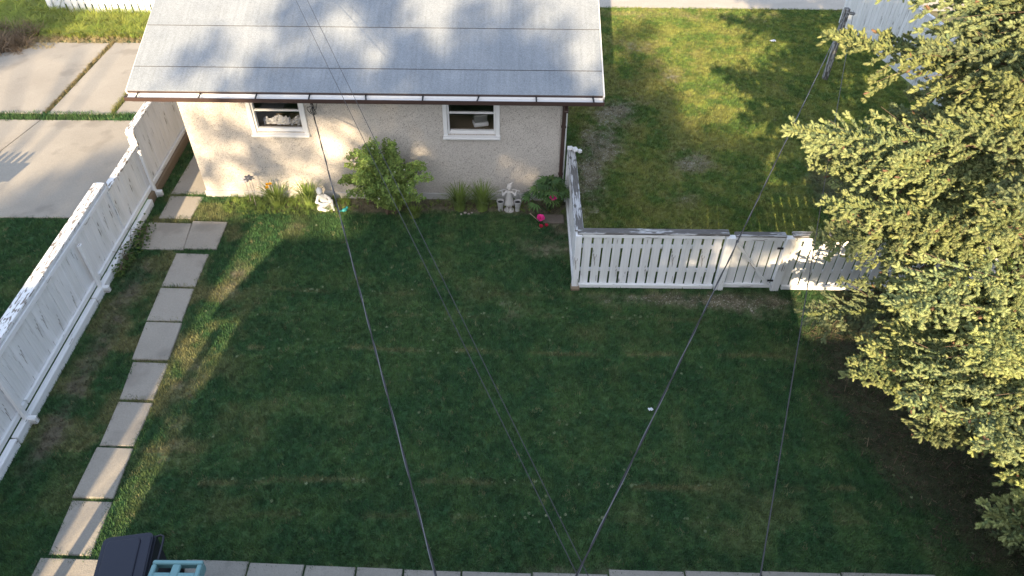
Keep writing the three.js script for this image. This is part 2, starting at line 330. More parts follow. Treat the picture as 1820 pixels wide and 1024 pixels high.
// grass tufts
const tuftGeo = (() => {
  const r = rngOf(77), P = [];
  for (let i = 0; i < 13; i++) {
    const a = r() * 6.283, d = 0.045 * Math.sqrt(r()), x = Math.cos(a) * d, z = Math.sin(a) * d, b = r() * 6.283, L = 0.028 + 0.03 * r(), t = 0.25 + 0.75 * r(), w = 0.0042 + 0.0025 * r();
    const tx = x + Math.cos(b) * L * t, tz = z + Math.sin(b) * L * t, ty = L * (1.1 - 0.6 * t), px = -Math.sin(b) * w, pz = Math.cos(b) * w;
    P.push(x - px, 0, z - pz, x + px, 0, z + pz, tx, ty, tz);
  }
  return triGeo(P);
})();
const grassMat = leafMat([1, 1, 1], 0.3);
function inKeep(x, z, m = 0.0) { for (const k of keepOut) if (x > k[0] + m && x < k[1] - m && z > k[2] + m && z < k[3] - m) return true; return false; }
{
  const C = new Copies(), r = rngOf(501), p = new THREE.Vector3(), d = new THREE.Vector3();
  const areas = [[-7.75, 10.4, -0.05, 9.3], [1.05, 10.6, -10.45, -0.05], [-13.2, -7.95, 0.86, 6.6], [-18, -7.9, -3.4, -3.02], [-7.6, -7.3, -4, -0.05]];
  for (const [x0, x1, z0, z1] of areas) {
    const far = z1 <= 0 ? 0.056 : 0.047;
    for (let z = z0; z < z1; z += far) for (let x = x0; x < x1; x += far) {
      const X = x + (r() - 0.5) * far * 1.4, Z = z + (r() - 0.5) * far * 1.4, k = r(), hs = r(), t = r();
      if (inKeep(X, Z, 0.025 + 0.035 * hs)) continue;
      const L = lawnAt(X, Z); if (k > L.cover) { if (hs < 0.75 * Math.max(L.lt, 0.4 * L.bare)) C.add(p.set(X, -0.006, Z), d.set((r() - 0.5) * 0.6, 1, (r() - 0.5) * 0.6).normalize(), r() * 6.283, 1.1, 0.45, mix3([0.07, 0.05, 0.033], [0.22, 0.17, 0.115], t * t)); continue; }
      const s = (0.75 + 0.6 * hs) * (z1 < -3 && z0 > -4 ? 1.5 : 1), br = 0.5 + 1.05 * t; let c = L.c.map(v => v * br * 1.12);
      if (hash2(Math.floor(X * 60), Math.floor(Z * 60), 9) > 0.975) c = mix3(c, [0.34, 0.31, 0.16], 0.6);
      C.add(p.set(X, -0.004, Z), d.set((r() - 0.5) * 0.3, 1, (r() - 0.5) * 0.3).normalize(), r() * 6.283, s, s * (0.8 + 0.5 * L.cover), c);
    }
  }
  dress(C.build('lawn_grass', tuftGeo, grassMat), 'short mown green grass covering the yards', 'grass', null, 'stuff');
}
// tall grass, dry thatch and crack weeds
const bladeGeo = (() => {
  const r = rngOf(78), P = [];
  for (let i = 0; i < 12; i++) {
    const a = r() * 6.283, d = 0.07 * Math.sqrt(r()), x = Math.cos(a) * d, z = Math.sin(a) * d, b = r() * 6.283, L = 0.7 + 0.3 * r(), t = 0.15 + 0.5 * r(), w = 0.009;
    const px = -Math.sin(b) * w, pz = Math.cos(b) * w, mx = x + Math.cos(b) * L * t * 0.3, mz = z + Math.sin(b) * L * t * 0.3, my = L * 0.6, ex = x + Math.cos(b) * L * t, ez = z + Math.sin(b) * L * t, ey = L * (1.05 - 0.45 * t);
    P.push(x - px, 0, z - pz, x + px, 0, z + pz, mx + px, my, mz + pz, x - px, 0, z - pz, mx + px, my, mz + pz, mx - px, my, mz - pz, mx - px, my, mz - pz, mx + px, my, mz + pz, ex, ey, ez);
  }
  return triGeo(P);
})();
function patch(name, label, category, list, seed, colorFn) {
  const C = new Copies(), r = rngOf(seed), p = new THREE.Vector3(), d = new THREE.Vector3();
  for (const [x0, x1, z0, z1, step, h, lean] of list) for (let z = z0; z < z1; z += step) for (let x = x0; x < x1; x += step) {
    const X = x + (r() - 0.5) * step * 1.6, Z = z + (r() - 0.5) * step * 1.6, s = h * (0.6 + 0.7 * r());
    C.add(p.set(X, 0, Z), d.set((r() - 0.5) * lean, 1, (r() - 0.5) * lean).normalize(), r() * 6.283, Math.min(1, s * 2.2), s, colorFn(X, Z, r));
  }
  return dress(C.build(name, bladeGeo, grassMat), label, category, null, 'stuff');
}
patch('tall_grass', 'bright tall uncut grass strip behind the concrete pad', 'grass', [[-18, -13.9, -10.2, -7.75, 0.085, 0.34, 0.5], [-13.9, -7.4, -9.3, -7.75, 0.085, 0.30, 0.5]], 601, (x, z, r) => { const k = 0.7 + 0.7 * r(); return mix3([0.19, 0.27, 0.042], [0.32, 0.34, 0.068], r()).map(v => v * k); });
patch('bed_greens', 'lush low green leaves along the foot of the garage wall', 'plants', [[-6.0, -3.5, 0.08, 0.66, 0.085, 0.16, 0.9], [-3.5, 1.0, 0.06, 0.45, 0.14, 0.13, 1.0]], 605, (x, z, r) => mix3([0.12, 0.21, 0.045], [0.24, 0.31, 0.07], r()));
patch('dry_thatch', 'straw coloured dead grass lying on the back edge of the concrete pad', 'grass', [[-13.9, -7.6, -7.8, -7.42, 0.07, 0.13, 2.2], [-14.6, -13.2, -7.7, -6.9, 0.08, 0.14, 2.5]], 602, (x, z, r) => mix3([0.32, 0.26, 0.14], [0.45, 0.38, 0.22], r()));
patch('crack_weeds', 'dry grass and weeds growing in the joints of the concrete pad', 'weeds', [[-11.69, -11.59, -7.5, -3.4, 0.035, 0.09, 1.6], [-10.03, -9.95, -5.2, -3.4, 0.035, 0.11, 1.2]], 603, (x, z, r) => x > -10.5 ? mix3([0.12, 0.15, 0.035], [0.26, 0.24, 0.08], r()) : mix3([0.17, 0.15, 0.06], [0.34, 0.27, 0.14], r()));
patch('dead_grass_heap', 'heap of dead brown grass stems at the pad corner', 'dead grass', [[-15.6, -13.95, -8.1, -6.7, 0.09, 0.36, 1.9]], 604, (x, z, r) => mix3([0.15, 0.105, 0.065], [0.30, 0.22, 0.14], r()));

{ // pale mower clippings and small white clover heads
  const C = new Copies(), r = rngOf(611), p = new THREE.Vector3(), d = new THREE.Vector3();
  for (let i = 0; i < 300; i++) {
    const line = r(), zl = [4.42, 2.95, 6.95, 3.55, 7.5][Math.floor(r() * 5)];
    const x = line < 0.65 ? -4 + 7.5 * r() : -5.5 + 12 * r(), z = line < 0.65 ? zl + (r() + r() - 1) * 0.09 : 1 + 7 * r(); if (line < 0.65 && fbm(x * 1.3, zl * 7, 3, 231) < 0.5) continue;
    const s = 0.014 + 0.014 * r(); C.add(p.set(x, 0.03 + 0.012 * r(), z), d.set(r() - 0.5, 1, r() - 0.5).normalize(), r() * 6.283, s, s, mix3([0.11, 0.15, 0.065], [0.22, 0.25, 0.14], r() * r()));
  }
  const P = []; for (let k = 0; k < 4; k++) { const a = k * 1.6, b = a + 1.1; P.push(0, 0, 0, Math.cos(a), 0.3, Math.sin(a), Math.cos(b), 0.4, Math.sin(b)); }
  dress(C.build('grass_clippings', triGeo(P), mat(0xffffff, 0.9)), 'pale clippings scattered in mowing lines over the lawn', 'clippings', null, 'stuff');
}

{ // fallen needles, twigs and cones under the spruces
  const C = new Copies(), r = rngOf(612), p = new THREE.Vector3(), d = new THREE.Vector3();
  for (let i = 0; i < 5200; i++) {
    const a = r() * 6.283, q = Math.sqrt(r()), x = 7.2 + 3.2 * q * Math.cos(a), z = 5.4 + 4.2 * q * Math.sin(a); if (inKeep(x, z) || lawnAt(x, z).lt < 0.35 * r() || Math.abs(z - 2.72) < 0.12) continue;
    const big = r() < 0.12, l = big ? 0.09 + 0.12 * r() : 0.03 + 0.04 * r();
    C.add(p.set(x, 0.012 + 0.012 * r(), z), d.set(r() - 0.5, 0.06 * (r() - 0.3), r() - 0.5).normalize(), r() * 6.283, big ? 0.012 : 0.009, l, mix3([0.06, 0.042, 0.028], [0.30, 0.22, 0.14], r() * r()));
  }
  dress(C.build('needle_litter', new THREE.CylinderGeometry(0.35, 0.5, 1, 4), mat(0xffffff, 0.95)), 'fallen brown needles, twigs and cones on the soil under the spruces', 'litter', null, 'stuff');
}

// ---------------------------------------------------------------- garage
const GX = -2.78, ra = Math.atan(0.37), EZ = 0.5, EY = 2.72, RZ = -3.05;
const garage = thing('garage', 'pebble stucco garage with pale grey roof and white gutter', 'garage', [GX, 0, 0]);
{
  const gl = x => x - GX;
  const ext = (shape, depth) => new THREE.ExtrudeGeometry(shape, { depth, bevelEnabled: false });
  const front = new THREE.Shape([[-6.54, 0], [1.0, 0], [1.0, 2.62], [-6.54, 2.62]].map(([x, y]) => new THREE.Vector2(gl(x), y)));
  const WIN = [[-5.13, -4.17, 1.59, 2.40], [-1.31, -0.36, 1.58, 2.40]];
  for (const [a, b, c, d] of WIN) front.holes.push(new THREE.Path([[a, c], [b, c], [b, d], [a, d]].map(([x, y]) => new THREE.Vector2(gl(x), y))));
  part('wall', ext(front, 0.14), M.stucco, garage, 0, 0, -0.14);
  const yAt = z => EY - 0.09 + 0.37 * (EZ - z);
  const side = new THREE.Shape([[0.14, 0], [6.1, 0], [6.1, yAt(0) - 0.2], [3.05, yAt(RZ) - 0.02], [0.14, yAt(-0.14)]].map(([x, y]) => new THREE.Vector2(x, y)));
  for (const x of [-6.54, 0.86]) { const m = part('wall', ext(side, 0.14), M.stucco, garage, gl(x) + 0.14, 0, 0); m.rotation.y = Math.PI / 2; m.position.x = gl(x); }
  part('wall', cbox(7.26, 2.62, 0.14, 0.004), M.stucco, garage, 0, 1.31, -6.03);
  part('floor', cbox(7.2, 0.05, 5.8, 0.004), M.concrete[2], garage, 0, 0.03, -3.05);
  // foundation strip at the foot of the wall
  part('foundation', cbox(7.6, 0.16, 0.03, 0.008), M.stone, garage, gl(-2.77), 0.075, 0.012);
  // roof
  const W = 8.8, sl = Math.hypot(EZ - RZ, 0.37 * (EZ - RZ)), cx = gl(-2.75);
  const onRoof = (s, up) => [EY + s * Math.sin(ra) + up * Math.cos(ra), EZ - s * Math.cos(ra) + up * Math.sin(ra)];
  const roof = new THREE.Group(); roof.name = 'roof'; garage.add(roof);
  { const [y, z] = onRoof(sl / 2, -0.035); part('roof_deck', cbox(W - 0.02, 0.06, sl, 0.005), M.brown, roof, cx, y, z, ra); }
  const seams = [0, 0.60, 1.66, 2.72, sl];
  for (let i = 0; i < 4; i++) {
    const a = seams[i], b = seams[i + 1], up = 0.002 + i * 0.005, [y, z] = onRoof((a + b) / 2, up);
    part('roofing_strip', cbox(W, 0.009, b - a, 0.002, i * 0.7, i * 0.37), M.roofing, roof, cx, y, z, ra);
    if (i) { const [y2, z2] = onRoof(a - 0.008, up + 0.0015); part('tar_seam', cbox(W - 0.01, 0.006, 0.012, 0.001), M.tar, roof, cx, y2, z2, ra); }
  }
  part('roof_slope', cbox(W, 0.05, sl, 0.005), M.roofing, roof, cx, EY + sl / 2 * Math.sin(ra) - 0.03, RZ - sl / 2 * Math.cos(ra) - 0.005, -ra);
  part('ridge_cap', cbox(W, 0.02, 0.2, 0.006), M.roofing, roof, cx, EY + sl * Math.sin(ra) + 0.015, RZ);
  for (const x of [-7.16, 1.66]) { const [y, z] = onRoof(sl / 2, -0.09); part('rake_board', cbox(0.035, 0.15, sl, 0.005), M.white, roof, gl(x), y, z, ra); part('rake_board', cbox(0.035, 0.15, sl, 0.005), M.white, roof, gl(x), EY + sl / 2 * Math.sin(ra) - 0.09, RZ - sl / 2 * Math.cos(ra), -ra); }
  part('fascia', cbox(W - 0.04, 0.17, 0.025, 0.004), M.brown, garage, cx, EY - 0.155, 0.452);
  part('soffit', cbox(W - 0.06, 0.02, 0.44, 0.003), M.white, garage, cx, EY - 0.235, 0.226);
  // gutter: brown outside, white inside, straps across
  const gut = new THREE.Group(); gut.name = 'gutter'; garage.add(gut);
  const gy = EY - 0.07, gz = 0.47, gw = W + 0.02;
  part('gutter_shell', mergeGeometries([cbox(gw, 0.006, 0.165, 0.001).clone().translate(0, -0.062, 0.085), cbox(gw, 0.066, 0.006, 0.001).clone().translate(0, -0.032, 0.169), cbox(gw, 0.010, 0.014, 0.003).clone().translate(0, 0.004, 0.167), cbox(0.006, 0.07, 0.17, 0.001).clone().translate(-gw / 2, -0.03, 0.085), cbox(0.006, 0.07, 0.17, 0.001).clone().translate(gw / 2, -0.03, 0.085)]), M.brown, gut, cx, gy, gz);
  part('gutter_liner', mergeGeometries([cbox(gw - 0.02, 0.004, 0.156, 0.001).clone().translate(0, -0.030, 0.083), cbox(gw - 0.02, 0.028, 0.004, 0.001).clone().translate(0, -0.014, 0.162), cbox(gw - 0.02, 0.075, 0.004, 0.001).clone().translate(0, 0.008, 0.006)]), M.gutterIn, gut, cx, gy, gz);
  for (const x of [-6.94, -5.79, -4.75, -3.77, -2.73, -1.68, -0.66, 0.41, 1.46]) part('gutter_strap', cbox(0.03, 0.01, 0.17, 0.002), M.dark, gut, gl(x), gy + 0.022, gz + 0.084, 0.14, (R0() - 0.5) * 0.5);
  // downspout and corner trim
  const ds = new THREE.Group(); ds.name = 'downspout'; garage.add(ds);
  part('pipe', cbox(0.075, 2.2, 0.06, 0.01), M.brown, ds, gl(0.985), 1.25, 0.05);
  part('elbow', cbox(0.075, 0.06, 0.5, 0.01), M.brown, ds, gl(0.985), 2.46, 0.29, -0.6 + 0.9);
  part('pipe_outlet', cbox(0.075, 0.06, 0.2, 0.01), M.brown, ds, gl(0.985), 0.12, 0.13, 0.4);
  for (const y of [0.7, 1.8]) part('pipe_strap', cbox(0.1, 0.03, 0.066, 0.004), M.brown, ds, gl(0.985), y, 0.049);
  part('corner_trim', cbox(0.05, 2.5, 0.05, 0.006), M.white, garage, gl(1.03), 1.25, -0.01);
  // windows
  WIN.forEach(([a, b, c, d]) => {
    const w = new THREE.Group(); w.name = 'window'; garage.add(w);
    const mx = gl((a + b) / 2), ww = b - a, my = (c + d) / 2, hh = d - c;
    for (const s of [-1, 1]) part('casing', cbox(0.085, hh + 0.06, 0.035, 0.006), M.white, w, mx + s * (ww / 2 + 0.0425), my + 0.01, 0.0195);
    part('casing', cbox(ww + 0.17, 0.085, 0.035, 0.006), M.white, w, mx, d + 0.083, 0.0195);
    part('sill', cbox(ww + 0.2, 0.05, 0.13, 0.01), M.white, w, mx, c - 0.046, 0.03, 0.12);
    for (const s of [-1, 1]) part('jamb', cbox(0.035, hh - 0.004, 0.1, 0.004), M.white, w, mx + s * (ww / 2 - 0.0185), my, -0.055);
    part('rail', cbox(ww - 0.076, 0.075, 0.07, 0.006), M.white, w, mx, c + 0.0395, -0.045);
    part('rail', cbox(ww - 0.076, 0.032, 0.05, 0.005), M.white, w, mx, c + 0.46, -0.05);
    part('rail', cbox(ww - 0.076, 0.06, 0.07, 0.006), M.white, w, mx, d - 0.032, -0.045);
    for (const [y0, y1] of [[c + 0.078, c + 0.443], [c + 0.477, d - 0.063]]) part('pane', cbox(ww - 0.08, y1 - y0, 0.004, 0.0005), M.glass, w, mx, (y0 + y1) / 2, -0.06);
  });
}
// things standing inside the garage windows
{
  const b = thing('workbench', 'dark wooden workbench inside the garage under the windows', 'workbench', [-2.8, 0, -0.55]);
  part('bench_top', cbox(6.4, 0.05, 0.55, 0.006), M.timber, b, 0, 1.52, 0);
  for (const x of [-3.1, 0, 3.1]) for (const z of [-0.2, 0.2]) part('leg', cbox(0.09, 1.495, 0.09, 0.006), M.timber, b, x, 0.75, z);
  const t = thing('tool_box', 'grey and white box on the bench behind the garage window near the downspout', 'box', [-0.68, 1.547, -0.45], 0.25);
  part('tray', cbox(0.3, 0.08, 0.2, 0.012), M.white, t, 0, 0.04, 0); part('box_body', cbox(0.27, 0.14, 0.18, 0.012), mat([0.16, 0.16, 0.15], 0.7), t, 0.0, 0.151, -0.02); part('lid', cbox(0.28, 0.03, 0.19, 0.01), mat([0.30, 0.29, 0.27], 0.7), t, 0, 0.237, -0.02);
  const pl = mat([0.5, 0.51, 0.54], 0.3), r = rngOf(44);
  [[-4.95, 0.16], [-4.72, 0.19], [-4.48, 0.16], [-4.28, 0.14]].forEach(([x, s], i) => {
    const g = new THREE.PlaneGeometry(s * 1.7, s, 16, 10), p = g.attributes.position;
    for (let k = 0; k < p.count; k++) { const X = p.getX(k), Y0 = p.getY(k); p.setXYZ(k, X + 0.05 * (fbm(X * 30, Y0 * 30, 2, 700 + i) - 0.5), (Y0 + s / 2) * (0.35 + 0.8 * fbm(X * 14 + 9, i * 5, 2, 720 + i)), 0.16 * (fbm(X * 22 + 4, Y0 * 26, 3, 740 + i) - 0.5) - 0.5 * Y0); }
    g.computeVertexNormals();
    dress(part('plastic_bag', g, pl, null, x, 1.549, -0.4, 0, (r() - 0.5) * 0.5, 0), 'crumpled clear plastic bag behind the garage window farther from the downspout', 'plastic bag', 'plastic bags behind the window');
  });
}
// ---------------------------------------------------------------- houses behind the camera, whose shadows cover the yards
function houseAt(label, x0, x1, zf, zb, eaveZ, eaveY, ridgeZ, ridgeY, overL, overR, tint) {
  const mx = (x0 + x1) / 2, h = thing('house', label, 'house', [mx, 0, (zf + zb) / 2]), oz = -(zf + zb) / 2;
  const wallM = mat(tint, 0.9, { bumpMap: stuccoBump, bumpScale: 0.01 });
  const wy = eaveY + (ridgeY - eaveY) * (zf - eaveZ) / (ridgeZ - eaveZ) - 0.12;
  part('wall', cbox(x1 - x0, wy, 0.2, 0.01), wallM, h, 0, wy / 2, zf + 0.1 + oz); part('wall', cbox(x1 - x0, wy, 0.2, 0.01), wallM, h, 0, wy / 2, zb - 0.1 + oz);
  const s = new THREE.Shape([[zf + 0.2, 0], [zb - 0.2, 0], [zb - 0.2, wy], [ridgeZ, ridgeY - 0.15], [zf + 0.2, wy]].map(([z, y]) => new THREE.Vector2(-(z + oz), y)));
  for (const x of [x0, x1 - 0.2]) { const m = part('wall', new THREE.ExtrudeGeometry(s, { depth: 0.2, bevelEnabled: false }), wallM, h, x - mx, 0, 0); m.rotation.y = Math.PI / 2; }
  const L = Math.hypot(ridgeZ - eaveZ, ridgeY - eaveY), a = Math.atan2(ridgeY - eaveY, ridgeZ - eaveZ), w = x1 - x0 + overL + overR, cx = (overR - overL) / 2;
  part('roof_slope', cbox(w, 0.14, L, 0.01), M.roofing, h, cx, (eaveY + ridgeY) / 2 - 0.06, (eaveZ + ridgeZ) / 2 + oz, -a);
  part('roof_slope', cbox(w, 0.14, L, 0.01), M.roofing, h, cx, (eaveY + ridgeY) / 2 - 0.06, 2 * ridgeZ - (eaveZ + ridgeZ) / 2 + oz, a);
  part('fascia', cbox(w, 0.18, 0.03, 0.005), M.white, h, cx, eaveY - 0.09, eaveZ - 0.03 + oz);
  for (let i = 0; i < 3; i++) { const x = lerp(x0, x1, (i + 0.6) / 3.2) - mx; const win = new THREE.Group(); win.name = 'window'; h.add(win); part('frame', cbox(1.3, 1.1, 0.06, 0.01), M.white, win, x, 1.6, zf - 0.02 + oz); part('pane', cbox(1.14, 0.94, 0.01, 0.002), mat([0.03, 0.035, 0.04], 0.08), win, x, 1.6, zf - 0.053 + oz); }
  return h;
}
houseAt('low house behind the lawn with wide eaves', -5.45, 3.2, 10.95, 15.1, 10.42, 2.80, 13.05, 4.55, 0.95, 0.3, [0.30, 0.27, 0.23]);
houseAt('low outbuilding standing beside the house behind the spruces', 3.75, 12.5, 10.9, 15.0, 10.4, 2.3, 13.0, 3.5, 0.15, 0.4, [0.28, 0.26, 0.23]);
houseAt('neighbouring house behind the long fence', -19, -7.8, 11.2, 16.4, 10.7, 2.9, 13.8, 5.05, 0.5, 0.45, [0.55, 0.5, 0.42]);
{
  const p = thing('porch_post', 'white porch post at the corner of the house eave', 'post', [-6.17, 0, 10.62]);
  part('shaft', cbox(0.14, 2.42, 0.14, 0.01), M.white, p, 0, 1.39, 0); part('base_block', cbox(0.22, 0.18, 0.22, 0.012), M.concrete[1], p, 0, 0.09, 0);
}
// ---------------------------------------------------------------- fences
const VAR = [0, 0.083, 0.171, 0.262, 0.349, 0.431, 0.522, 0.613, 0.707, 0.79];
function boards(parent, x0, x1, step, w, y0, y1fn, z, seed, lean = 0, t = 0.02, pick) {
  const r = rngOf(seed);
  for (let x = x0 + w / 2; x + w / 2 <= x1 + 0.01; x += step) {
    const h = Math.round((y1fn(x) - y0) * 100) / 100, v = VAR[Math.floor(r() * 10)], m = M.fence[Math.floor(r() * 3)];
    part('board', cbox(w, h, t, 0.003, v, (v * 7.3) % 1.6), m, parent, x + (r() - 0.5) * 0.006, y0 + h / 2 + (r() - 0.5) * 0.008, z + (r() - 0.5) * 0.006, lean, 0, (r() - 0.5) * 0.012);
  }
}
{ // long fence: local x runs towards the house, the yard is on local -z
  const f = thing('board_fence', 'long weathered white board fence with stepped top beside the slab path', 'fence', [-7.72, 0, 0], -Math.PI / 2 + 0.037);
  boards(f, -4.6, -0.12, 0.186, 0.18, 0.2, () => 1.5, 0, 801);
  boards(f, -0.02, 1.5, 0.186, 0.18, 0.2, () => 1.16, 0, 802);
  boards(f, 1.52, 9.3, 0.186, 0.18, 0.2, () => 1.33, 0, 803);
  part('cap', cbox(4.5, 0.045, 0.15, 0.008), M.cap, f, -2.35, 1.53, 0.02);
  part('end_trim', cbox(0.07, 0.42, 0.16, 0.008), M.cap, f, -0.085, 1.31, 0.02);
  part('cap', cbox(1.55, 0.045, 0.14, 0.008, 0.3), M.cap, f, 0.73, 1.19, 0.025);
  for (let i = 0; i < 3; i++) part('cap', cbox(2.58, 0.045, 0.20, 0.008, 0.17 * i, 0.4 * i), M.cap, f, 2.82 + i * 2.59, 1.362, 0.055);
  part('end_trim', cbox(0.06, 0.18, 0.2, 0.008), M.cap, f, 1.49, 1.26, 0.055);
  for (let i = 0; i < 3; i++) part('face_rail', cbox(2.58, 0.09, 0.04, 0.006, 0.2 * i, 0.3), M.fence[1], f, 2.82 + i * 2.59, 1.24, -0.034);
  for (let i = 0; i < 4; i++) part('base_rail', cbox(2.9, 0.09, 0.05, 0.006, 0.15 * i), M.fence[i % 3], f, 1.45 + i * 2.92 - 0.05, 0.25, -0.038);
  part('base_rail', cbox(4.4, 0.09, 0.05, 0.006), M.fence[1], f, -2.3, 0.24, -0.038);
  for (let i = 0; i < 3; i++) part('base_curb', cbox(3.0, 0.17, 0.1, 0.012, 0.21 * i), M.fence[(i + 1) % 3], f, 1.85 + i * 3.02, 0.075, -0.09);
  part('base_curb', cbox(4.9, 0.2, 0.09, 0.012), M.timber, f, -2.15, 0.09, -0.07);
  for (const x of [-3.0, 0.05, 3.05, 6.0]) {
    part('post', cbox(0.085, 1.14, 0.06, 0.008, 0.11), M.fence[1], f, x, 0.57, -0.068 - 0.03);
    part('post_foot', cbox(0.09, 0.13, 0.13, 0.012), M.fence[2], f, x, 0.1, -0.18);
  }
  part('joint_batten', cbox(0.05, 1.1, 0.03, 0.005), M.fence[2], f, 1.51, 0.75, -0.026);
}
{ // short run from the garage corner
  const f = thing('board_fence', 'short white board fence run from the garage corner with mossy grey cap', 'fence', [1.17, 0, 1.35], -Math.PI / 2);
  boards(f, -1.25, 1.32, 0.165, 0.155, 0.08, () => 1.24, 0, 811);
  part('cap', cbox(2.62, 0.04, 0.16, 0.008), M.greyCap, f, 0.03, 1.285, 0);
  part('post', cbox(0.1, 1.34, 0.1, 0.008), M.fence[0], f, -1.31, 0.67, 0.03);
  part('post_cap', cbox(0.14, 0.05, 0.1, 0.01), M.fence[1], f, -1.22, 1.34, -0.07, 0, 0.3);
  part('post_block', cbox(0.07, 0.07, 0.07, 0.01), M.fence[1], f, -1.16, 1.34, -0.16, 0, 0.6);
  part('base_rail', cbox(2.6, 0.09, 0.04, 0.006), M.fence[2], f, 0.02, 0.12, 0.034);
  part('face_rail', cbox(2.6, 0.09, 0.04, 0.006), M.fence[2], f, 0.02, 1.19, -0.034);
}
{ // front run
  const f = thing('board_fence', 'low white fence of spaced boards between the lawn corner and the gate', 'fence', [2.48, 0, 2.72]);
  boards(f, -1.22, 1.24, 0.177, 0.143, 0.09, () => 1.23, 0, 821);
  part('cap', cbox(2.66, 0.042, 0.15, 0.008, 0.3), M.greyCap, f, -0.01, 1.285, -0.02, 0, 0.0, 0);
  part('face_rail', cbox(2.5, 0.07, 0.035, 0.006), M.fence[0], f, 0.0, 1.225, 0.03);
  part('base_rail', cbox(2.5, 0.085, 0.06, 0.008, 0.2), M.fence[1], f, 0.0, 0.065, 0.045);
  for (const y of [0.4, 0.95]) part('back_rail', cbox(2.5, 0.08, 0.035, 0.006), M.fence[2], f, 0, y, -0.03);
  part('corner_post', cbox(0.115, 1.262, 0.115, 0.008), M.fence[0], f, -1.315, 0.63, 0.03);
  part('post_foot', cbox(0.16, 0.07, 0.16, 0.012), M.timber, f, -1.31, 0.035, 0.07);
  part('gate_post', cbox(0.17, 1.25, 0.11, 0.008, 0.31), M.fence[0], f, 1.355, 0.625, 0.04);
}
{
  const f = thing('garden_gate', 'white board gate with a diagonal brace in the low fence', 'gate', [4.36, 0, 2.72]);
  boards(f, -0.40, 0.42, 0.168, 0.145, 0.1, () => 1.21, 0, 831);
  part('cap', cbox(0.9, 0.04, 0.13, 0.008), M.greyCap, f, 0, 1.25, -0.02);
  part('top_rail', cbox(0.86, 0.08, 0.03, 0.006), M.fence[1], f, 0, 1.19, 0.027);
  part('bottom_rail', cbox(0.86, 0.085, 0.05, 0.006), M.fence[1], f, 0, 0.1, 0.037);
  part('brace', cbox(0.055, 1.28, 0.03, 0.006), M.fence[2], f, -0.02, 0.63, 0.058, 0, 0, 0.66);
  part('latch', cbox(0.09, 0.05, 0.03, 0.006), M.dark, f, -0.43, 1.16, 0.06); part('hinge', cbox(0.12, 0.04, 0.02, 0.004), M.dark, f, 0.40, 1.0, 0.05); part('hinge', cbox(0.12, 0.04, 0.02, 0.004), M.dark, f, 0.40, 0.25, 0.072);
}
{
  const f = thing('board_fence', 'low white board fence run passing under the spruce branches', 'fence', [6.9, 0, 2.72]);
  boards(f, -1.92, 2.0, 0.177, 0.150, 0.09, () => 1.21, 0, 841);
  part('gate_post', cbox(0.15, 1.25, 0.11, 0.008, 0.5), M.fence[1], f, -2.02, 0.625, 0.04);
  part('cap', cbox(4.0, 0.042, 0.15, 0.008, 0.1), M.greyCap, f, 0.02, 1.26, -0.02);
  part('face_rail', cbox(3.85, 0.07, 0.035, 0.006), M.fence[0], f, 0.03, 1.195, 0.03);
  part('base_rail', cbox(3.85, 0.085, 0.06, 0.008, 0.2), M.fence[1], f, 0.03, 0.065, 0.045);
  for (const y of [0.4, 0.95]) part('back_rail', cbox(3.85, 0.08, 0.035, 0.006), M.fence[2], f, 0.03, y, -0.03);
  part('post', cbox(0.11, 1.25, 0.11, 0.008), M.fence[0], f, 1.95, 0.62, -0.1);
}
function lineFence(label, x0, z0, x1, z1, h, seed, cap = true) {
  const L = Math.hypot(x1 - x0, z1 - z0), f = thing('board_fence', label, 'fence', [x0, 0, z0], -Math.atan2(z1 - z0, x1 - x0));
  boards(f, 0, L, 0.158, 0.148, 0.06, () => h, 0, seed);
  for (const y of [0.3, h - 0.3]) part('back_rail', cbox(L, 0.09, 0.04, 0.006), M.fence[2], f, L / 2, y, -0.033);
  for (let x = 0.05; x < L; x += 2.4) part('post', cbox(0.1, h + 0.05, 0.1, 0.008), M.timber, f, x, h / 2, -0.11);
  if (cap) part('cap', cbox(L, 0.04, 0.1, 0.006), M.cap, f, L / 2, h + 0.025, -0.02);
  return f;
}
lineFence('tall white board fence behind the spruces along the lot line', 10.0, -9.35, 11.1, -2.5, 1.75, 851);
{
  const S = thing('wooden_post', 'grey weathered post holding two wires beside the tall fence end', 'post', [8.45, 0, -5.7]);
  part('shaft', cbox(0.13, 1.95, 0.13, 0.012), M.greyCap, S, 0, 0.97, 0); part('cross_piece', cbox(0.26, 0.06, 0.07, 0.008), M.greyCap, S, 0.06, 1.86, 0.1, 0, -0.9, 0.1);
}
lineFence('tall white board fence lit beyond the spruce tops by the alley', 15.0, -13.0, 15.5, -8.6, 1.7, 852);
{ // sunlit picket fence at the alley, top left
  const f = thing('picket_fence', 'bright white picket fence at the alley behind the tall grass', 'fence', [-12.4, 0, -9.55], 0.02);
  const r = rngOf(861);
  for (let x = -1.75; x < 3.4; x += 0.2) part('picket', cbox(0.155, 1.25, 0.025, 0.004, VAR[Math.floor(r() * 10)]), M.fence[Math.floor(r() * 2)], f, x, 0.66 + 0.02 * r(), 0, 0, 0, (r() - 0.5) * 0.06);
  part('post', cbox(0.14, 1.5, 0.14, 0.01), M.fence[0], f, -1.9, 0.75, 0.02);
  for (const y of [0.35, 1.05]) part('back_rail', cbox(5.3, 0.09, 0.04, 0.006), M.fence[1], f, 0.8, y, -0.035);
  part('brace', cbox(0.08, 1.2, 0.03, 0.006), M.fence[1], f, -1.45, 0.6, 0.035, 0, 0, -0.6);
}
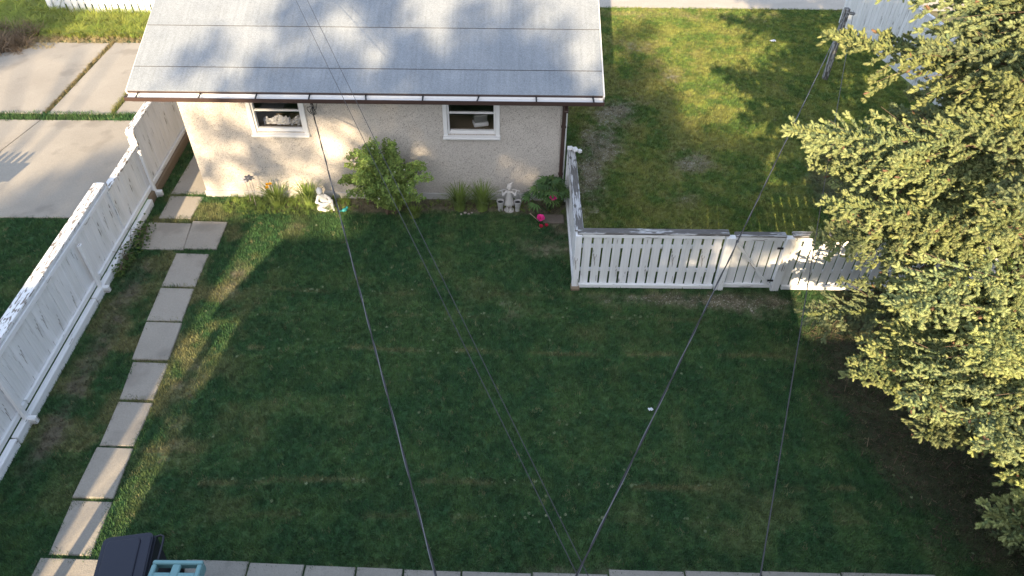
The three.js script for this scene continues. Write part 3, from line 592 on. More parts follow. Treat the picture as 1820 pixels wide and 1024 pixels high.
{ // picket gate out of frame on the left, seen by its shadow on the pad
  const f = thing('picket_fence', 'low picket fence with rounded tops on the parking pad edge', 'fence', [-12.9, 0, 1.6]);
  const sh = new THREE.Shape(); sh.moveTo(-0.05, 0); sh.lineTo(0.05, 0); sh.lineTo(0.05, 1.15); sh.quadraticCurveTo(0.05, 1.24, 0, 1.27); sh.quadraticCurveTo(-0.05, 1.24, -0.05, 1.15);
  const g = new THREE.ExtrudeGeometry(sh, { depth: 0.022, bevelEnabled: false, curveSegments: 4 });
  for (let x = -1.6; x <= 1.5; x += 0.155) part('picket', g, M.fence[0], f, x, 0.02, 0);
  for (const y of [0.35, 0.95]) part('rail', cbox(3.2, 0.28, 0.035, 0.006), M.fence[1], f, -0.05, y, -0.02);
}

// ---------------------------------------------------------------- spruces
const shootGeo = (() => {                                     // one needled shoot, 1 long before scaling: a dense rough body with needle tips standing off it
  const r = rngOf(901), core = new THREE.LatheGeometry([[0.0, 0], [0.08, 0.06], [0.115, 0.25], [0.13, 0.5], [0.115, 0.75], [0.065, 0.95], [0, 1.03]].map(p => new THREE.Vector2(...p)), 7).toNonIndexed(), cp = core.attributes.position;
  for (let i = 0; i < cp.count; i++) { const x = cp.getX(i), y = cp.getY(i), z = cp.getZ(i), f = 0.72 + 0.56 * hash2(Math.round(Math.atan2(z, x) * 10), Math.round(y * 50), 4); cp.setXYZ(i, x * f, y, z * f); }
  core.computeVertexNormals();
  const P = [];
  for (let i = 0; i < 46; i++) {
    const t = i / 45, y = 0.04 + 0.86 * t, a = i * 2.39996, R = 0.25 * (1 - 0.3 * t * t) * (0.8 + 0.4 * r()), up = 0.13 + 0.08 * r(), w = 0.026, ca = Math.cos(a), sa = Math.sin(a);
    P.push(ca * 0.08 - sa * w, y, sa * 0.08 + ca * w, ca * 0.08 + sa * w, y, sa * 0.08 - ca * w, ca * R, y + up, sa * R);
  }
  core.deleteAttribute('uv'); const n = triGeo(P); n.deleteAttribute('uv'); const g = mergeGeometries([core, n]); g.setAttribute('uv', new THREE.Float32BufferAttribute(new Float32Array(g.attributes.position.count * 2), 2)); return g;
})();
const needleMat = leafMat([1, 1, 1], 0.3);
function spruce(label, X, Z, H, rB, seed, tips = [], y0 = 0.55, taper = 0.8, gap = 0.5) {
  const T = thing('spruce_tree', label, 'tree', [X, 0, Z], 0, undefined), r = rngOf(seed), C = new Copies(), twigs = [];
  part('trunk', new THREE.LatheGeometry([[0.24, 0], [0.19, 0.25], [0.165, 1], [0.12, H * 0.45], [0.06, H * 0.8], [0.012, H]].map(p => new THREE.Vector2(...p)), 12), M.bark, T);
  const limbs = [];
  for (let y = y0; y < H - 0.25; y += lerp(gap, gap * 0.6, y / H)) {
    const n = y > H * 0.75 ? 4 : 5, a0 = r() * 6.283;
    for (let i = 0; i < n; i++) limbs.push([y + (r() - 0.5) * 0.2, a0 + (i + (r() - 0.5) * 0.7) * 6.283 / n, rB * Math.pow(1 - y / H, taper) * (0.72 + 0.4 * r()) * (y < 1 ? 0.85 : 1), null]);
  }
  for (const [tx, ty, tz] of tips) { const dx = tx - X, dz = tz - Z, L = Math.hypot(dx, dz); limbs.push([ty + 0.06 * L, Math.atan2(dz, dx), L, ty]); }
  const dir = new THREE.Vector3(), side = new THREE.Vector3(), p = new THREE.Vector3(), q = new THREE.Vector3(), b = new THREE.Vector3(), sd = new THREE.Vector3(), tan = new THREE.Vector3(), sp3 = new THREE.Vector3();
  for (const [y, az, L, ty] of limbs) {
    const up = ty === null ? lerp(-0.04, 0.55, Math.pow(y / H, 1.3)) + (r() - 0.5) * 0.14 : 0, dr = ty === null ? lerp(0.34, 0.25, y / H) : 0.26, bend = (r() - 0.5) * 0.5;
    dir.set(Math.cos(az), 0, Math.sin(az)); side.set(-Math.sin(az), 0, Math.cos(az));
    const at = (t, o) => o.set(0, y, 0).addScaledVector(dir, L * t).addScaledVector(side, bend * L * t * t * 0.35).add(sd.set(0, L * (up * t - dr * t * t + 0.20 * t * t * t), 0));
    const pts = []; for (let i = 0; i <= 5; i++) pts.push(at(i / 5, new THREE.Vector3()));
    part('limb', tube(pts, 0.010 + 0.008 * L, 6, 5, 0.004), M.bark, T);
    const tone = 0.75 + 0.5 * r(), blue = r();
    const t0 = ty === null ? 0.22 : 0.15, step = 0.05 / L;
    for (let t = t0 + r() * step; t < 1; t += step) for (const s of [-1, 1]) {
      if (r() < 0.16) continue;
      at(t, p); at(Math.min(1, t + 0.05), q); tan.subVectors(q, p).normalize(); if (tan.lengthSq() < 0.5) tan.copy(dir);
      const bl = clamp((0.40 * L * (1 - t) + 0.17) * (0.45 + 0.85 * r()), 0.10, 1.0), fw = 0.35 + 0.7 * r();
      b.copy(tan).multiplyScalar(fw).addScaledVector(side, s * (1 - 0.3 * r())).add(sd.set(0, -0.08 + (r() - 0.5) * 0.95, 0)).normalize();
      if (bl > 0.3 && r() < 0.4) twigs.push(tube([p.clone(), p.clone().addScaledVector(b, bl * 0.9)], 0.006, 1, 3, 0.003));
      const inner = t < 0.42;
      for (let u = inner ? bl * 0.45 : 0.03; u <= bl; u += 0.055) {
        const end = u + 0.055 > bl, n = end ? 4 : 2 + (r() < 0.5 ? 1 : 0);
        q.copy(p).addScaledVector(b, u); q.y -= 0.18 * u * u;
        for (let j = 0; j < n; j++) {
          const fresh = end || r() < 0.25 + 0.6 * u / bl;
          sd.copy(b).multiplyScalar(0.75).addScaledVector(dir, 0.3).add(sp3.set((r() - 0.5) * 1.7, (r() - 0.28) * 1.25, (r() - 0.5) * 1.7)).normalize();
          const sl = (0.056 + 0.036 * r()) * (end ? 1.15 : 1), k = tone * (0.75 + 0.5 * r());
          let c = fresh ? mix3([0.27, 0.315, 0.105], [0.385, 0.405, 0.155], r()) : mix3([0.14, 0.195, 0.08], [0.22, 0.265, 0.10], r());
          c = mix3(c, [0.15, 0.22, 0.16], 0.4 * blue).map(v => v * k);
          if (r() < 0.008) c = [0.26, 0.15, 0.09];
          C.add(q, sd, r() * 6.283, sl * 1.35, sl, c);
        }
      }
    }
    for (let t = 0.24; t < 1; t += 0.018 / L) { at(t, p); at(Math.min(1, t + 0.05), q); tan.subVectors(q, p).normalize(); if (!(tan.lengthSq() > 0.5)) tan.copy(dir); sd.copy(tan).add(b.set((r() - 0.5) * 0.9, r() * 0.9, (r() - 0.5) * 0.9)).normalize(); const sl = 0.09 + 0.04 * r(); C.add(p, sd, r() * 6, sl, sl, mix3([0.15, 0.20, 0.075], [0.30, 0.32, 0.11], r())); }
  }
  if (twigs.length) { const t = part('twigs', mergeGeometries(twigs), M.twig, T); t.userData.kind = 'stuff'; }
  C.build('needles', shootGeo, needleMat, T);
  return T;
}
spruce('broad lit spruce standing at the low fence, its boughs reaching over the lawn', 7.8, 4.4, 13, 3.5, 1001,
  [[4.2, 3.7, 3.0], [4.55, 4.8, 2.5], [4.4, 2.6, 4.3], [6.0, 1.5, 7.9], [6.7, 1.8, 8.5], [4.6, 1.4, 5.1], [4.75, 1.7, 6.4], [5.1, 1.9, 7.0], [5.5, 2.1, 7.6], [6.2, 2.3, 8.2], [4.5, 3.1, 4.6], [5.4, 1.3, 6.9], [4.7, 3.0, 2.2], [5.0, 2.7, 6.0], [5.3, 5.2, 3.6], [5.6, 2.0, 2.6], [5.0, 5.5, 2.4], [5.6, 6.0, 3.0]], 2.1, 0.55, 0.64);
spruce('spruce behind the low fence, rising against the tall fence', 10.4, -0.9, 8.0, 2.5, 1002, [[8.0, 2.2, -0.6], [8.3, 3.2, -1.4]], 0.6, 0.8, 0.42);
spruce('small shaded spruce with bluish needles at the near edge of the lawn', 8.1, 8.5, 4.0, 2.5, 1003, [[5.85, 1.15, 8.2], [6.0, 1.5, 8.7], [6.2, 1.7, 7.9], [6.5, 0.8, 7.7]], 0.35);

// ---------------------------------------------------------------- shade trees beyond the houses
const leafClump = (() => { const r = rngOf(931), P = [], a = new THREE.Vector3(), b = new THREE.Vector3(), c = new THREE.Vector3(); for (let i = 0; i < 9; i++) { c.set(r() - 0.5, r() - 0.5, r() - 0.5).multiplyScalar(1.3); a.set(r() - 0.5, r() - 0.5, r() - 0.5).normalize(); b.set(r() - 0.5, r() - 0.5, r() - 0.5).cross(a).normalize(); const s = 0.24, w = 0.14; const A = c.clone().addScaledVector(a, s), B = c.clone().addScaledVector(b, w), D = c.clone().addScaledVector(a, -s), E = c.clone().addScaledVector(b, -w); for (const v of [A, B, D, A, D, E]) P.push(v.x, v.y, v.z); } return triGeo(P); })();
function shadeTree(label, X, Z, clumps, seed, top, gaps = []) {
  const T = thing('leafy_tree', label, 'tree', [X, 0, Z]), r = rngOf(seed), C = new Copies(), p = new THREE.Vector3(), d = new THREE.Vector3();
  part('trunk', tube([[0, 0, 0], [0.1, top * 0.35, 0.1], [-0.1, top * 0.7, 0]], 0.32, 8, 8, 0.12), M.bark, T);
  for (const [x, y, R, dens = 1] of clumps) {
    const zz = (r() - 0.5) * 0.9;
    part('limb', tube([[0, Math.min(y - 1, top * 0.5), 0], [(x - X) * 0.5, y - 0.8, zz * 0.4], [x - X, y, zz]], 0.07, 5, 5, 0.02), M.bark, T);
    const n = Math.round(150 * R * R * dens);
    for (let i = 0; i < n; i++) { do d.set(r() * 2 - 1, r() * 2 - 1, r() * 2 - 1); while (d.lengthSq() > 1); p.set(x - X + d.x * R, y + d.y * R * 0.85, zz + d.z * R); const s = 0.24 + 0.16 * r(), gx = X + p.x + 0.158 * p.z, gy = p.y - p.z / 2.57; if (gaps.some(g => Math.hypot(gx - g[0], gy - g[1]) < g[2])) continue; C.add(p, d.set(r() - 0.5, r() - 0.5, r() - 0.5).normalize(), r() * 6, s, s, mix3([0.04, 0.08, 0.02], [0.09, 0.12, 0.03], r())); }
  }
  C.build('leaves', leafClump, leafMat([1, 1, 1], 0.35), T); return T;
}
{
  const r = rngOf(941), cl = [];
  for (let i = 0; i < 112; i++) { const a = r() * 6.283, q = Math.sqrt(r()), lx = -6.2 + 3.0 * q * Math.cos(a), ly = 12.9 + 2.4 * q * Math.sin(a); if (lx < -7.4 && ly < 13.6 && r() < 0.7) continue; if (ly < 12.9 && r() < 0.3) continue; cl.push([-6.2 + 3.0 * q * Math.cos(a), 12.9 + 2.4 * q * Math.sin(a), 0.42 + 0.38 * r(), 0.9]); }
  for (let i = 0; i < 8; i++) cl.push([-11.3 + 2.4 * r(), 12.0 + 2.0 * r(), 0.2 + 0.16 * r(), 0.8]);
  for (let i = 0; i < 14; i++) cl.push([-3.4 + 2.5 * r(), 10.9 + 1.1 * r(), 0.36 + 0.14 * r(), 1]);
  for (let i = 0; i < 16; i++) cl.push([-3.7 + 2.5 * r(), 11.9 + 2.0 * r(), 0.32 + 0.2 * r(), 1]);
  for (let i = 0; i < 6; i++) cl.push([-0.3 + 0.9 * r(), 11.0 + 1.2 * r(), 0.3 + 0.15 * r(), 1]);
  cl.push([-9.3, 14.6, 0.55], [-9.1, 15.5, 0.6], [-9.2, 13.6, 0.5], [-10.9, 14.5, 0.32], [-10.6, 15.1, 0.3], [-8.2, 16.1, 0.6], [-7.6, 15.6, 0.6], [-5.9, 15.7, 0.35], [-4.9, 15.7, 0.4], [-4.1, 15.5, 0.4], [-10.9, 12.7, 0.4, 0.6], [-10.4, 13.3, 0.45, 0.6], [-10.0, 12.4, 0.5, 0.7], [-10.2, 11.8, 0.4, 0.5],
    [-2.9, 12.6, 0.7, 0.8], [-2.3, 12.2, 0.6, 0.8], [-2.5, 13.6, 0.55, 0.7], [-1.6, 12.7, 0.5, 0.7], [-2.9, 14.8, 0.35], [-2.2, 14.9, 0.35], [-1.9, 14.2, 0.35], [-1.4, 12.1, 0.6], [-0.7, 12.2, 0.45], [-3.2, 11.6, 0.6], [-2.5, 11.3, 0.6], [-1.8, 11.5, 0.6], [-1.15, 11.3, 0.55], [-1.3, 11.8, 0.4], [-3.1, 11.0, 0.5], [-2.1, 11.9, 0.5], [-0.05, 11.6, 0.4], [-1.0, 12.2, 0.5], [-0.3, 12.4, 0.5], [0.3, 11.9, 0.5], [0.5, 12.4, 0.45], [-2.7, 12.9, 0.5], [-1.9, 13.1, 0.4], [-2.4, 14.3, 0.4], [-3.1, 13.9, 0.4]);
  shadeTree('tall leafy tree beyond the low house', -6.0, 30, cl, 942, 15, [[-6.6, 12.75, 0.27], [-5.75, 12.5, 0.32], [-4.85, 12.55, 0.34], [-4.5, 12.2, 0.33], [-7.6, 12.6, 0.36], [-5.5, 11.95, 0.3], [-4.4, 15.4, 0.34], [-8.3, 15.4, 0.42], [-7.3, 14.7, 0.26], [-6.7, 14.3, 0.24], [-3.2, 15.2, 0.3]]);
  shadeTree('slender leafy tree between the two houses', -10.0, 29.6, [[-10.2, 10.5, 0.6, 0.55], [-10.3, 9.5, 0.5, 0.6], [-10.6, 10.0, 0.5, 0.6], [-8.85, 9.36, 0.24, 1.3], [-9.35, 9.5, 0.28, 1]], 943, 9.5);
  shadeTree('broad leafy tree beyond the neighbouring house', -14.4, 30, [[-13.5, 11.9, 0.7], [-13.0, 12.2, 0.5], [-14.2, 11.7, 0.8], [-15.0, 11.5, 0.7], [-13.2, 11.2, 0.8], [-20.4, 14.6, 1.1], [-21.2, 15.2, 1.2], [-19.9, 15.4, 0.7], [-22, 14.5, 1.2]], 944, 11);
}
// ---------------------------------------------------------------- flower bed
function shrub(label, X, Z, seed) {
  const S = thing('leafy_shrub', label, 'shrub', [X, 0, Z]), r = rngOf(seed), C = new Copies(), F = new Copies(), p = new THREE.Vector3(), d = new THREE.Vector3(), o = new THREE.Vector3();
  for (let i = 0; i < 74; i++) {
    const a = r() * 6.283, sp = 0.25 + 0.75 * r(), h = (1.85 - 0.8 * sp) * (0.55 + 0.52 * r()), ex = Math.cos(a) * 0.98 * sp - 0.06 + (i < 4 ? [-0.7, 0.75, 0.3, -0.3][i] : 0) * 0.3, ez = Math.sin(a) * 0.46 * sp;
    const curve = new THREE.CatmullRomCurve3([new THREE.Vector3((r() - 0.5) * 0.25, 0, (r() - 0.5) * 0.2), new THREE.Vector3(ex * 0.35, h * 0.6, ez * 0.4), new THREE.Vector3(ex * 0.8, h, ez * 0.85), new THREE.Vector3(ex * 1.05, h * (0.98 + 0.12 * (r() - 0.6)), ez)]);
    part('stem', new THREE.TubeGeometry(curve, 7, 0.007, 4, false), M.twig, S);
    const tone = 0.75 + 0.5 * r();
    for (let t = 0.2; t < 1; t += 0.0125) for (let k = 0; k < 4; k++) {
      curve.getPointAt(t, p); o.set(r() - 0.5, r() - 0.5, r() - 0.5).multiplyScalar(0.14); p.add(o); if (p.y < 0.12 || p.z + Z < 0.03) continue;
      d.set(r() - 0.5, 0.35 + r() * 0.5, r() - 0.5 + 0.15).normalize(); const s = 0.03 + 0.02 * r(), k2 = tone * (0.7 + 0.6 * r());
      C.add(p, d, r() * 6.283, s, s, mix3([0.16, 0.27, 0.065], [0.34, 0.43, 0.11], r()).map(v => v * k2));
      if (r() < 0.006) F.add(p, d, 0, 0.03, 0.03, [0.75, 0.73, 0.6]);
    }
  }
  const leaf = []; const q = rngOf(3); for (let i = 0; i < 5; i++) { const a = q() * 6.283, e = (q() - 0.3) * 0.9, L = 0.9 + 0.3 * q(), ca = Math.cos(a), sa = Math.sin(a), w = 0.36; const b = [ca * 0.1, 0, sa * 0.1], m1 = [ca * L * 0.55 - sa * w, e * 0.5 + 0.1, sa * L * 0.55 + ca * w], m2 = [ca * L * 0.55 + sa * w, e * 0.5 + 0.1, sa * L * 0.55 - ca * w], tp = [ca * L, e, sa * L]; leaf.push(...b, ...m1, ...tp, ...b, ...tp, ...m2); }
  C.build('leaves', triGeo(leaf), leafMat([1, 1, 1], 0.35), S); F.build('blossoms', triGeo(leaf), mat(0xffffff, 0.8), S);
}
shrub('large loose green shrub between the garage windows', -2.52, 0.5, 1101);
const petalGeo = (() => { const P = []; for (let k = 0; k < 22; k++) { const a = k * 2.4, t = k / 22, R = 0.02 + 0.045 * t, h = 0.05 * (1 - t * 0.6), w = 0.028, ca = Math.cos(a), sa = Math.sin(a); P.push(ca * 0.006, 0, sa * 0.006, ca * R - sa * w, h, sa * R + ca * w, ca * R + sa * w, h + 0.008, sa * R - ca * w, ca * R - sa * w, h, sa * R + ca * w, ca * (R + 0.012), h + 0.014, sa * (R + 0.012), ca * R + sa * w, h + 0.008, sa * R - ca * w); } return triGeo(P); })();
function lily(label, X, Z, h, seed, flowers) {
  const S = thing('daylily_clump', label, 'plant', [X, 0, Z], 0, undefined), r = rngOf(seed), P = [];
  for (let i = 0; i < 210; i++) {
    const a = r() * 6.283, d0 = 0.12 * Math.sqrt(r()), L = h * (0.6 + 0.6 * r()), sp = 0.15 + 0.55 * r(), w = 0.011 + 0.005 * r(), ca = Math.cos(a), sa = Math.sin(a);
    let pv = null; for (let k = 0; k <= 4; k++) { const t = k / 4, R = d0 + L * sp * t * t, y = L * (t * 1.15 - 0.55 * sp * t * t * t), ww = w * (1 - t * 0.9); const A = [ca * R - sa * ww, y, sa * R + ca * ww], B = [ca * R + sa * ww, y, sa * R - ca * ww]; if (pv) P.push(...pv[0], ...pv[1], ...B, ...pv[0], ...B, ...A); pv = [A, B]; }
  }
  const m = part('leaves', triGeo(P), lilyMat, S); m.userData.kind = 'stuff';
  for (let i = 0; i < flowers; i++) { const fx = -0.14 + 0.12 * r(), fz = (r() - 0.3) * 0.15, fy = h * (0.95 + 0.2 * r()); part('flower_stalk', tube([[fx * 0.3, 0, 0], [fx, fy, fz]], 0.004, 2, 4), lilyMat, S); part('flower', petalGeo, yellowMat, S, fx, fy, fz, 0.4).scale.setScalar(0.55); }
}
const lilyMat = leafMat([0.20, 0.28, 0.06], 0.4), yellowMat = mat([0.75, 0.42, 0.02], 0.7), pinkMat = mat([0.80, 0.045, 0.30], 0.7), redMat = mat([0.5, 0.02, 0.06], 0.7);
lily('daylily clump with small yellow flowers at the garage wall', -4.98, 0.3, 0.46, 1111, 3);
lily('daylily clump beside the seated child statue', -4.3, 0.28, 0.5, 1112, 0);
lily('narrow daylily clump between the shrub and another clump', -1.12, 0.36, 0.5, 1113, 0);
lily('broad daylily clump beside the bucket of the girl statue', -0.64, 0.36, 0.54, 1114, 0);
lily('low tuft of leaves at the foot of the shrub', -2.05, 0.62, 0.2, 1115, 0);
{
  const S = thing('peony_plant', 'dark green peony with two pink blooms by the downspout', 'plant', [0.74, 0, 0.36]), r = rngOf(1121); S.scale.setScalar(1.22);
  const pm = [[0.09, 0.17, 0.05], [0.12, 0.20, 0.06], [0.07, 0.14, 0.05]].map(c => leafMat(c, 0.25));
  for (let i = 0; i < 46; i++) {
    const a = r() * 6.283, e = 0.15 + 0.85 * r(), h = 0.62 * (1.05 - 0.55 * e) * (0.8 + 0.35 * r()), bx = Math.cos(a) * 0.34 * e, bz = Math.sin(a) * 0.30 * e, P = [];
    for (let k = 0; k < 7; k++) {
      const b = a + (k - 3) * 0.48, L = 0.13 + 0.07 * r(), w = 0.021, ca = Math.cos(b), sa = Math.sin(b), up = 0.25 - 0.5 * e;
      const q = [bx, h, bz], m1 = [bx + ca * L * 0.5 - sa * w, h + L * up * 0.5 + 0.01, bz + sa * L * 0.5 + ca * w], m2 = [bx + ca * L * 0.5 + sa * w, h + L * up * 0.5 + 0.01, bz + sa * L * 0.5 - ca * w], mm = [bx + ca * L * 0.5, h + L * up * 0.5 - 0.004, bz + sa * L * 0.5], tp = [bx + ca * L, h + L * up - 0.02, bz + sa * L];
      P.push(...q, ...m1, ...mm, ...mm, ...m1, ...tp, ...q, ...mm, ...m2, ...mm, ...tp, ...m2);
    }
    part('leaf', triGeo(P), pm[i % 3], S);
    if (i % 3 === 0) part('stem', tube([[bx * 0.15, 0, bz * 0.15], [bx, h, bz]], 0.006, 2, 4), pm[2], S);
  }
  for (const [x, y, z, s, m] of [[0.06, 0.42, 0.22, 1.0, pinkMat], [-0.14, 0.12, 0.40, 1.0, pinkMat], [-0.13, 0.03, 0.5, 0.5, redMat], [-0.04, 0.03, 0.47, 0.45, redMat]]) { const f = part('flower', petalGeo, m, S, x, y, z, 0.5); f.scale.setScalar(s); }
}
{ // girl carrying a yoke with two buckets
  const S = thing('girl_statue', 'pale stone statue of a girl carrying a yoke with two buckets', 'statue', [-0.08, 0, 0.36]);
  const B = [[-0.035, 0.03, 0.045, 0.022, -0.035, 0.035, 0, 0.026], [0.035, 0.03, 0.06, 0.022, 0.035, 0.035, 0.015, 0.026], [-0.035, 0.03, 0, 0.022, -0.032, 0.2, 0, 0.03], [0.035, 0.03, 0.015, 0.022, 0.032, 0.2, 0, 0.03],
    [0, 0.17, 0, 0.088, 0, 0.36, 0, 0.05], [-0.04, 0.17, 0.01, 0.06, 0.04, 0.17, 0.01, 0.06], [0, 0.34, 0, 0.055, 0, 0.44, 0, 0.052], [-0.045, 0.45, 0, 0.03, 0.045, 0.45, 0, 0.03], [0, 0.45, 0, 0.024, 0, 0.52, 0.005, 0.022],
    [0, 0.555, 0.01, 0.052, 0, 0.575, 0, 0.055], [0, 0.545, 0.055, 0.01, 0, 0.54, 0.062, 0.009], [0, 0.58, -0.03, 0.048, 0, 0.53, -0.045, 0.035], [0.03, 0.63, -0.02, 0.025, 0.05, 0.645, -0.03, 0.022],
    [-0.062, 0.45, 0, 0.027, -0.125, 0.39, 0.035, 0.022], [-0.125, 0.39, 0.035, 0.021, -0.15, 0.462, 0.012, 0.017], [0.062, 0.45, 0, 0.027, 0.125, 0.39, 0.035, 0.022], [0.125, 0.39, 0.035, 0.021, 0.15, 0.462, 0.012, 0.017]];
  const sm = mat([0.47, 0.45, 0.43], 0.9, { bumpMap: concreteBump, bumpScale: 0.002 });
  part('figure', bodyMesh(B, 0.018, 72, [-0.36, -0.02, -0.36], 0.72), sm, S);
  for (let k = 0; k < 12; k++) { const a = k / 12 * 6.283; part('skirt_fold', tube([[Math.cos(a) * 0.058, 0.34, Math.sin(a) * 0.05], [Math.cos(a) * 0.105, 0.13, Math.sin(a) * 0.09]], 0.006, 2, 4, 0.011), sm, S); }
  part('yoke', tube([[-0.22, 0.465, 0.0], [-0.1, 0.485, -0.03], [0, 0.49, -0.035], [0.1, 0.485, -0.03], [0.22, 0.465, 0.0]], 0.013, 10, 6), sm, S);
  part('plinth', new THREE.CylinderGeometry(0.1, 0.11, 0.025, 14), sm, S, 0, 0.012, 0.02);
  for (const s of [-1, 1]) {
    const b = part('bucket', new THREE.LatheGeometry([[0, 0.02], [0.052, 0.02], [0.056, 0.03], [0.078, 0.165], [0.083, 0.17], [0.081, 0.18], [0.072, 0.178], [0.066, 0.13], [0, 0.125]].map(p => new THREE.Vector2(...p)), 16), M.stone, S, s * 0.18, 0.06, 0.03);
    part('soil_fill', new THREE.CylinderGeometry(0.064, 0.064, 0.01, 14), M.dark, b, 0, 0.138, 0);
    for (const a of [-1, 1]) part('handle_rope', tube([[s * 0.21, 0.46, 0], [s * 0.18 + a * 0.074, 0.235, 0.03]], 0.004, 2, 4), sm, S);
    part('bucket_foot', new THREE.CylinderGeometry(0.05, 0.055, 0.08, 12), M.stone, S, s * 0.18, 0.041, 0.03);
  }
}
{ // seated child
  const S = thing('child_statue', 'white stone statue of a seated child hugging its knee', 'statue', [-3.95, 0, 0.34], 0.35);
  const B = [[0, 0.1, 0, 0.085, -0.02, 0.2, -0.02, 0.075], [-0.02, 0.2, -0.02, 0.078, -0.05, 0.31, 0.0, 0.062], [-0.05, 0.31, 0, 0.03, -0.065, 0.37, 0.015, 0.03], [-0.07, 0.41, 0.02, 0.062, -0.07, 0.435, 0.005, 0.06], [-0.07, 0.405, 0.075, 0.012, -0.07, 0.4, 0.082, 0.01],
    [0.03, 0.1, 0.02, 0.06, 0.12, 0.2, 0.12, 0.042], [0.12, 0.2, 0.12, 0.04, 0.13, 0.04, 0.14, 0.028], [0.13, 0.03, 0.14, 0.027, 0.14, 0.025, 0.2, 0.022], [-0.04, 0.09, 0.03, 0.06, -0.14, 0.07, 0.13, 0.042], [-0.14, 0.07, 0.13, 0.038, -0.02, 0.045, 0.19, 0.028], [-0.02, 0.04, 0.19, 0.026, 0.03, 0.035, 0.2, 0.02],
    [-0.11, 0.3, 0.0, 0.034, -0.17, 0.2, 0.06, 0.028], [-0.17, 0.2, 0.06, 0.027, -0.06, 0.17, 0.14, 0.022], [-0.06, 0.17, 0.14, 0.024, 0.06, 0.19, 0.15, 0.02], [0.02, 0.3, 0.01, 0.034, 0.1, 0.24, 0.06, 0.028], [0.1, 0.24, 0.06, 0.026, 0.1, 0.2, 0.15, 0.022]];
  const sm = mat([0.55, 0.56, 0.57], 0.9, { bumpMap: concreteBump, bumpScale: 0.002 });
  part('figure', bodyMesh(B, 0.02, 64, [-0.3, -0.03, -0.3], 0.6), sm, S);
  for (let k = 0; k < 16; k++) { const a = k * 2.4, y = 0.43 + 0.05 * (k / 16), R = 0.055 * (1 - k / 26); part('hair_curl', new THREE.IcosahedronGeometry(0.02, 1), sm, S, -0.07 + Math.cos(a) * R, y, -0.004 + Math.sin(a) * R * 0.9 - 0.008); }
  for (const x of [-0.092, -0.048]) part('eye', new THREE.IcosahedronGeometry(0.008, 1), sm, S, x, 0.42, 0.07);
  part('rock_base', (() => { const g = new THREE.IcosahedronGeometry(0.17, 2), p = g.attributes.position; for (let i = 0; i < p.count; i++) p.setXYZ(i, p.getX(i) * 1.1, Math.max(-0.03, p.getY(i) * 0.35), p.getZ(i)); g.computeVertexNormals(); return g; })(), M.stone, S, 0, 0.03, 0.02);
}
for (const [x, h, l, c] of [[-5.42, 0.72, 'dark wire flower ornament on a thin stake by the garage wall', [0.12, 0.115, 0.12]], [-5.56, 0.58, 'pale drooping flower ornament on a thin stake by the garage wall', [0.45, 0.43, 0.46]]]) {
  const S = thing('garden_stake', l, 'ornament', [x, 0, 0.28 + (x + 5.5)]), m = mat(c, 0.6);
  part('stake', tube([[0, 0, 0], [0.01, h * 0.5, 0], [0, h, 0]], 0.006, 4, 5), mat([0.3, 0.27, 0.24], 0.8), S);
  for (let k = 0; k < 6; k++) { const g = new THREE.SphereGeometry(0.045, 8, 5); g.scale(0.55, 0.16, 1); g.translate(0, 0, 0.055); part('petal', g, m, S, 0, h, 0, 0.35, k * 1.047, 0); }
}
{
  const o = thing('bird_figurine', 'tiny teal bird figurine on the soil near the shrub', 'figurine', [-3.52, 0, 0.5], 0.6), m = mat([0.03, 0.28, 0.30], 0.4);
  part('body', new THREE.SphereGeometry(0.05, 12, 8).scale(1.3, 0.8, 0.8), m, o, 0, 0.045, 0); part('head', new THREE.SphereGeometry(0.026, 10, 8), m, o, 0.06, 0.085, 0); part('tail', cbox(0.07, 0.012, 0.035, 0.004), m, o, -0.09, 0.055, 0, 0, 0, -0.3);
}
{
  const g = (s, seed) => { const q = new THREE.IcosahedronGeometry(s, 2), p = q.attributes.position; for (let i = 0; i < p.count; i++) { const f = 0.7 + 0.6 * vnoise(p.getX(i) * 30 + 5, p.getZ(i) * 30 + p.getY(i) * 20, seed); p.setXYZ(i, p.getX(i) * f, p.getY(i) * f * 0.6, p.getZ(i) * f); } q.computeVertexNormals(); return q; };
  [[-1.0, 0.52, 0.035], [-0.92, 0.55, 0.03], [-1.08, 0.56, 0.028], [-0.86, 0.5, 0.022]].forEach(([x, z, s], i) => dress(part('garden_stone', g(s, 900 + i), mat([0.4, 0.34, 0.31], 0.9), null, x, s * 0.4, z), 'small pinkish stone on the bed edge in front of the daylilies', 'stone', 'small stones by the daylilies'));
  const p = slabGeo([[0.62, 0.56], [1.06, 0.56], [1.06, 0.84], [0.62, 0.84]], 0.04);
  dress(part('paving_stone', p, mat([0.42, 0.38, 0.37], 0.95, { map: concreteMap })), 'dark square paving stone under the peony', 'paving stone');
  dress(part('wooden_stick', tube([[0.36, 0.02, 0.52], [0.45, 0.03, 0.66], [0.54, 0.015, 0.78]], 0.012, 6, 6, 0.006), mat([0.45, 0.36, 0.25], 0.9)), 'pale peeled stick lying beside the paving stone', 'stick');
  const paper = s => { const q = new THREE.PlaneGeometry(s, s * 0.7, 5, 4).rotateX(-Math.PI / 2), a = q.attributes.position; for (let i = 0; i < a.count; i++) a.setY(i, 0.05 * vnoise(a.getX(i) * 40 + 7, a.getZ(i) * 40 + 3, 5)); q.computeVertexNormals(); return q; };
  dress(part('paper_scrap', paper(0.075), mat([0.62, 0.66, 0.68], 0.8), null, 2.2, 0.035, 5.63, 0, 0.5), 'crumpled pale scrap of paper on the open lawn', 'litter');
  dress(part('paper_scrap', paper(0.16), mat([0.7, 0.7, 0.7], 0.8), null, 7.62, 0.03, -8.0, 0, 0.3), 'white scrap of paper on the grassy parking strip', 'litter');
}
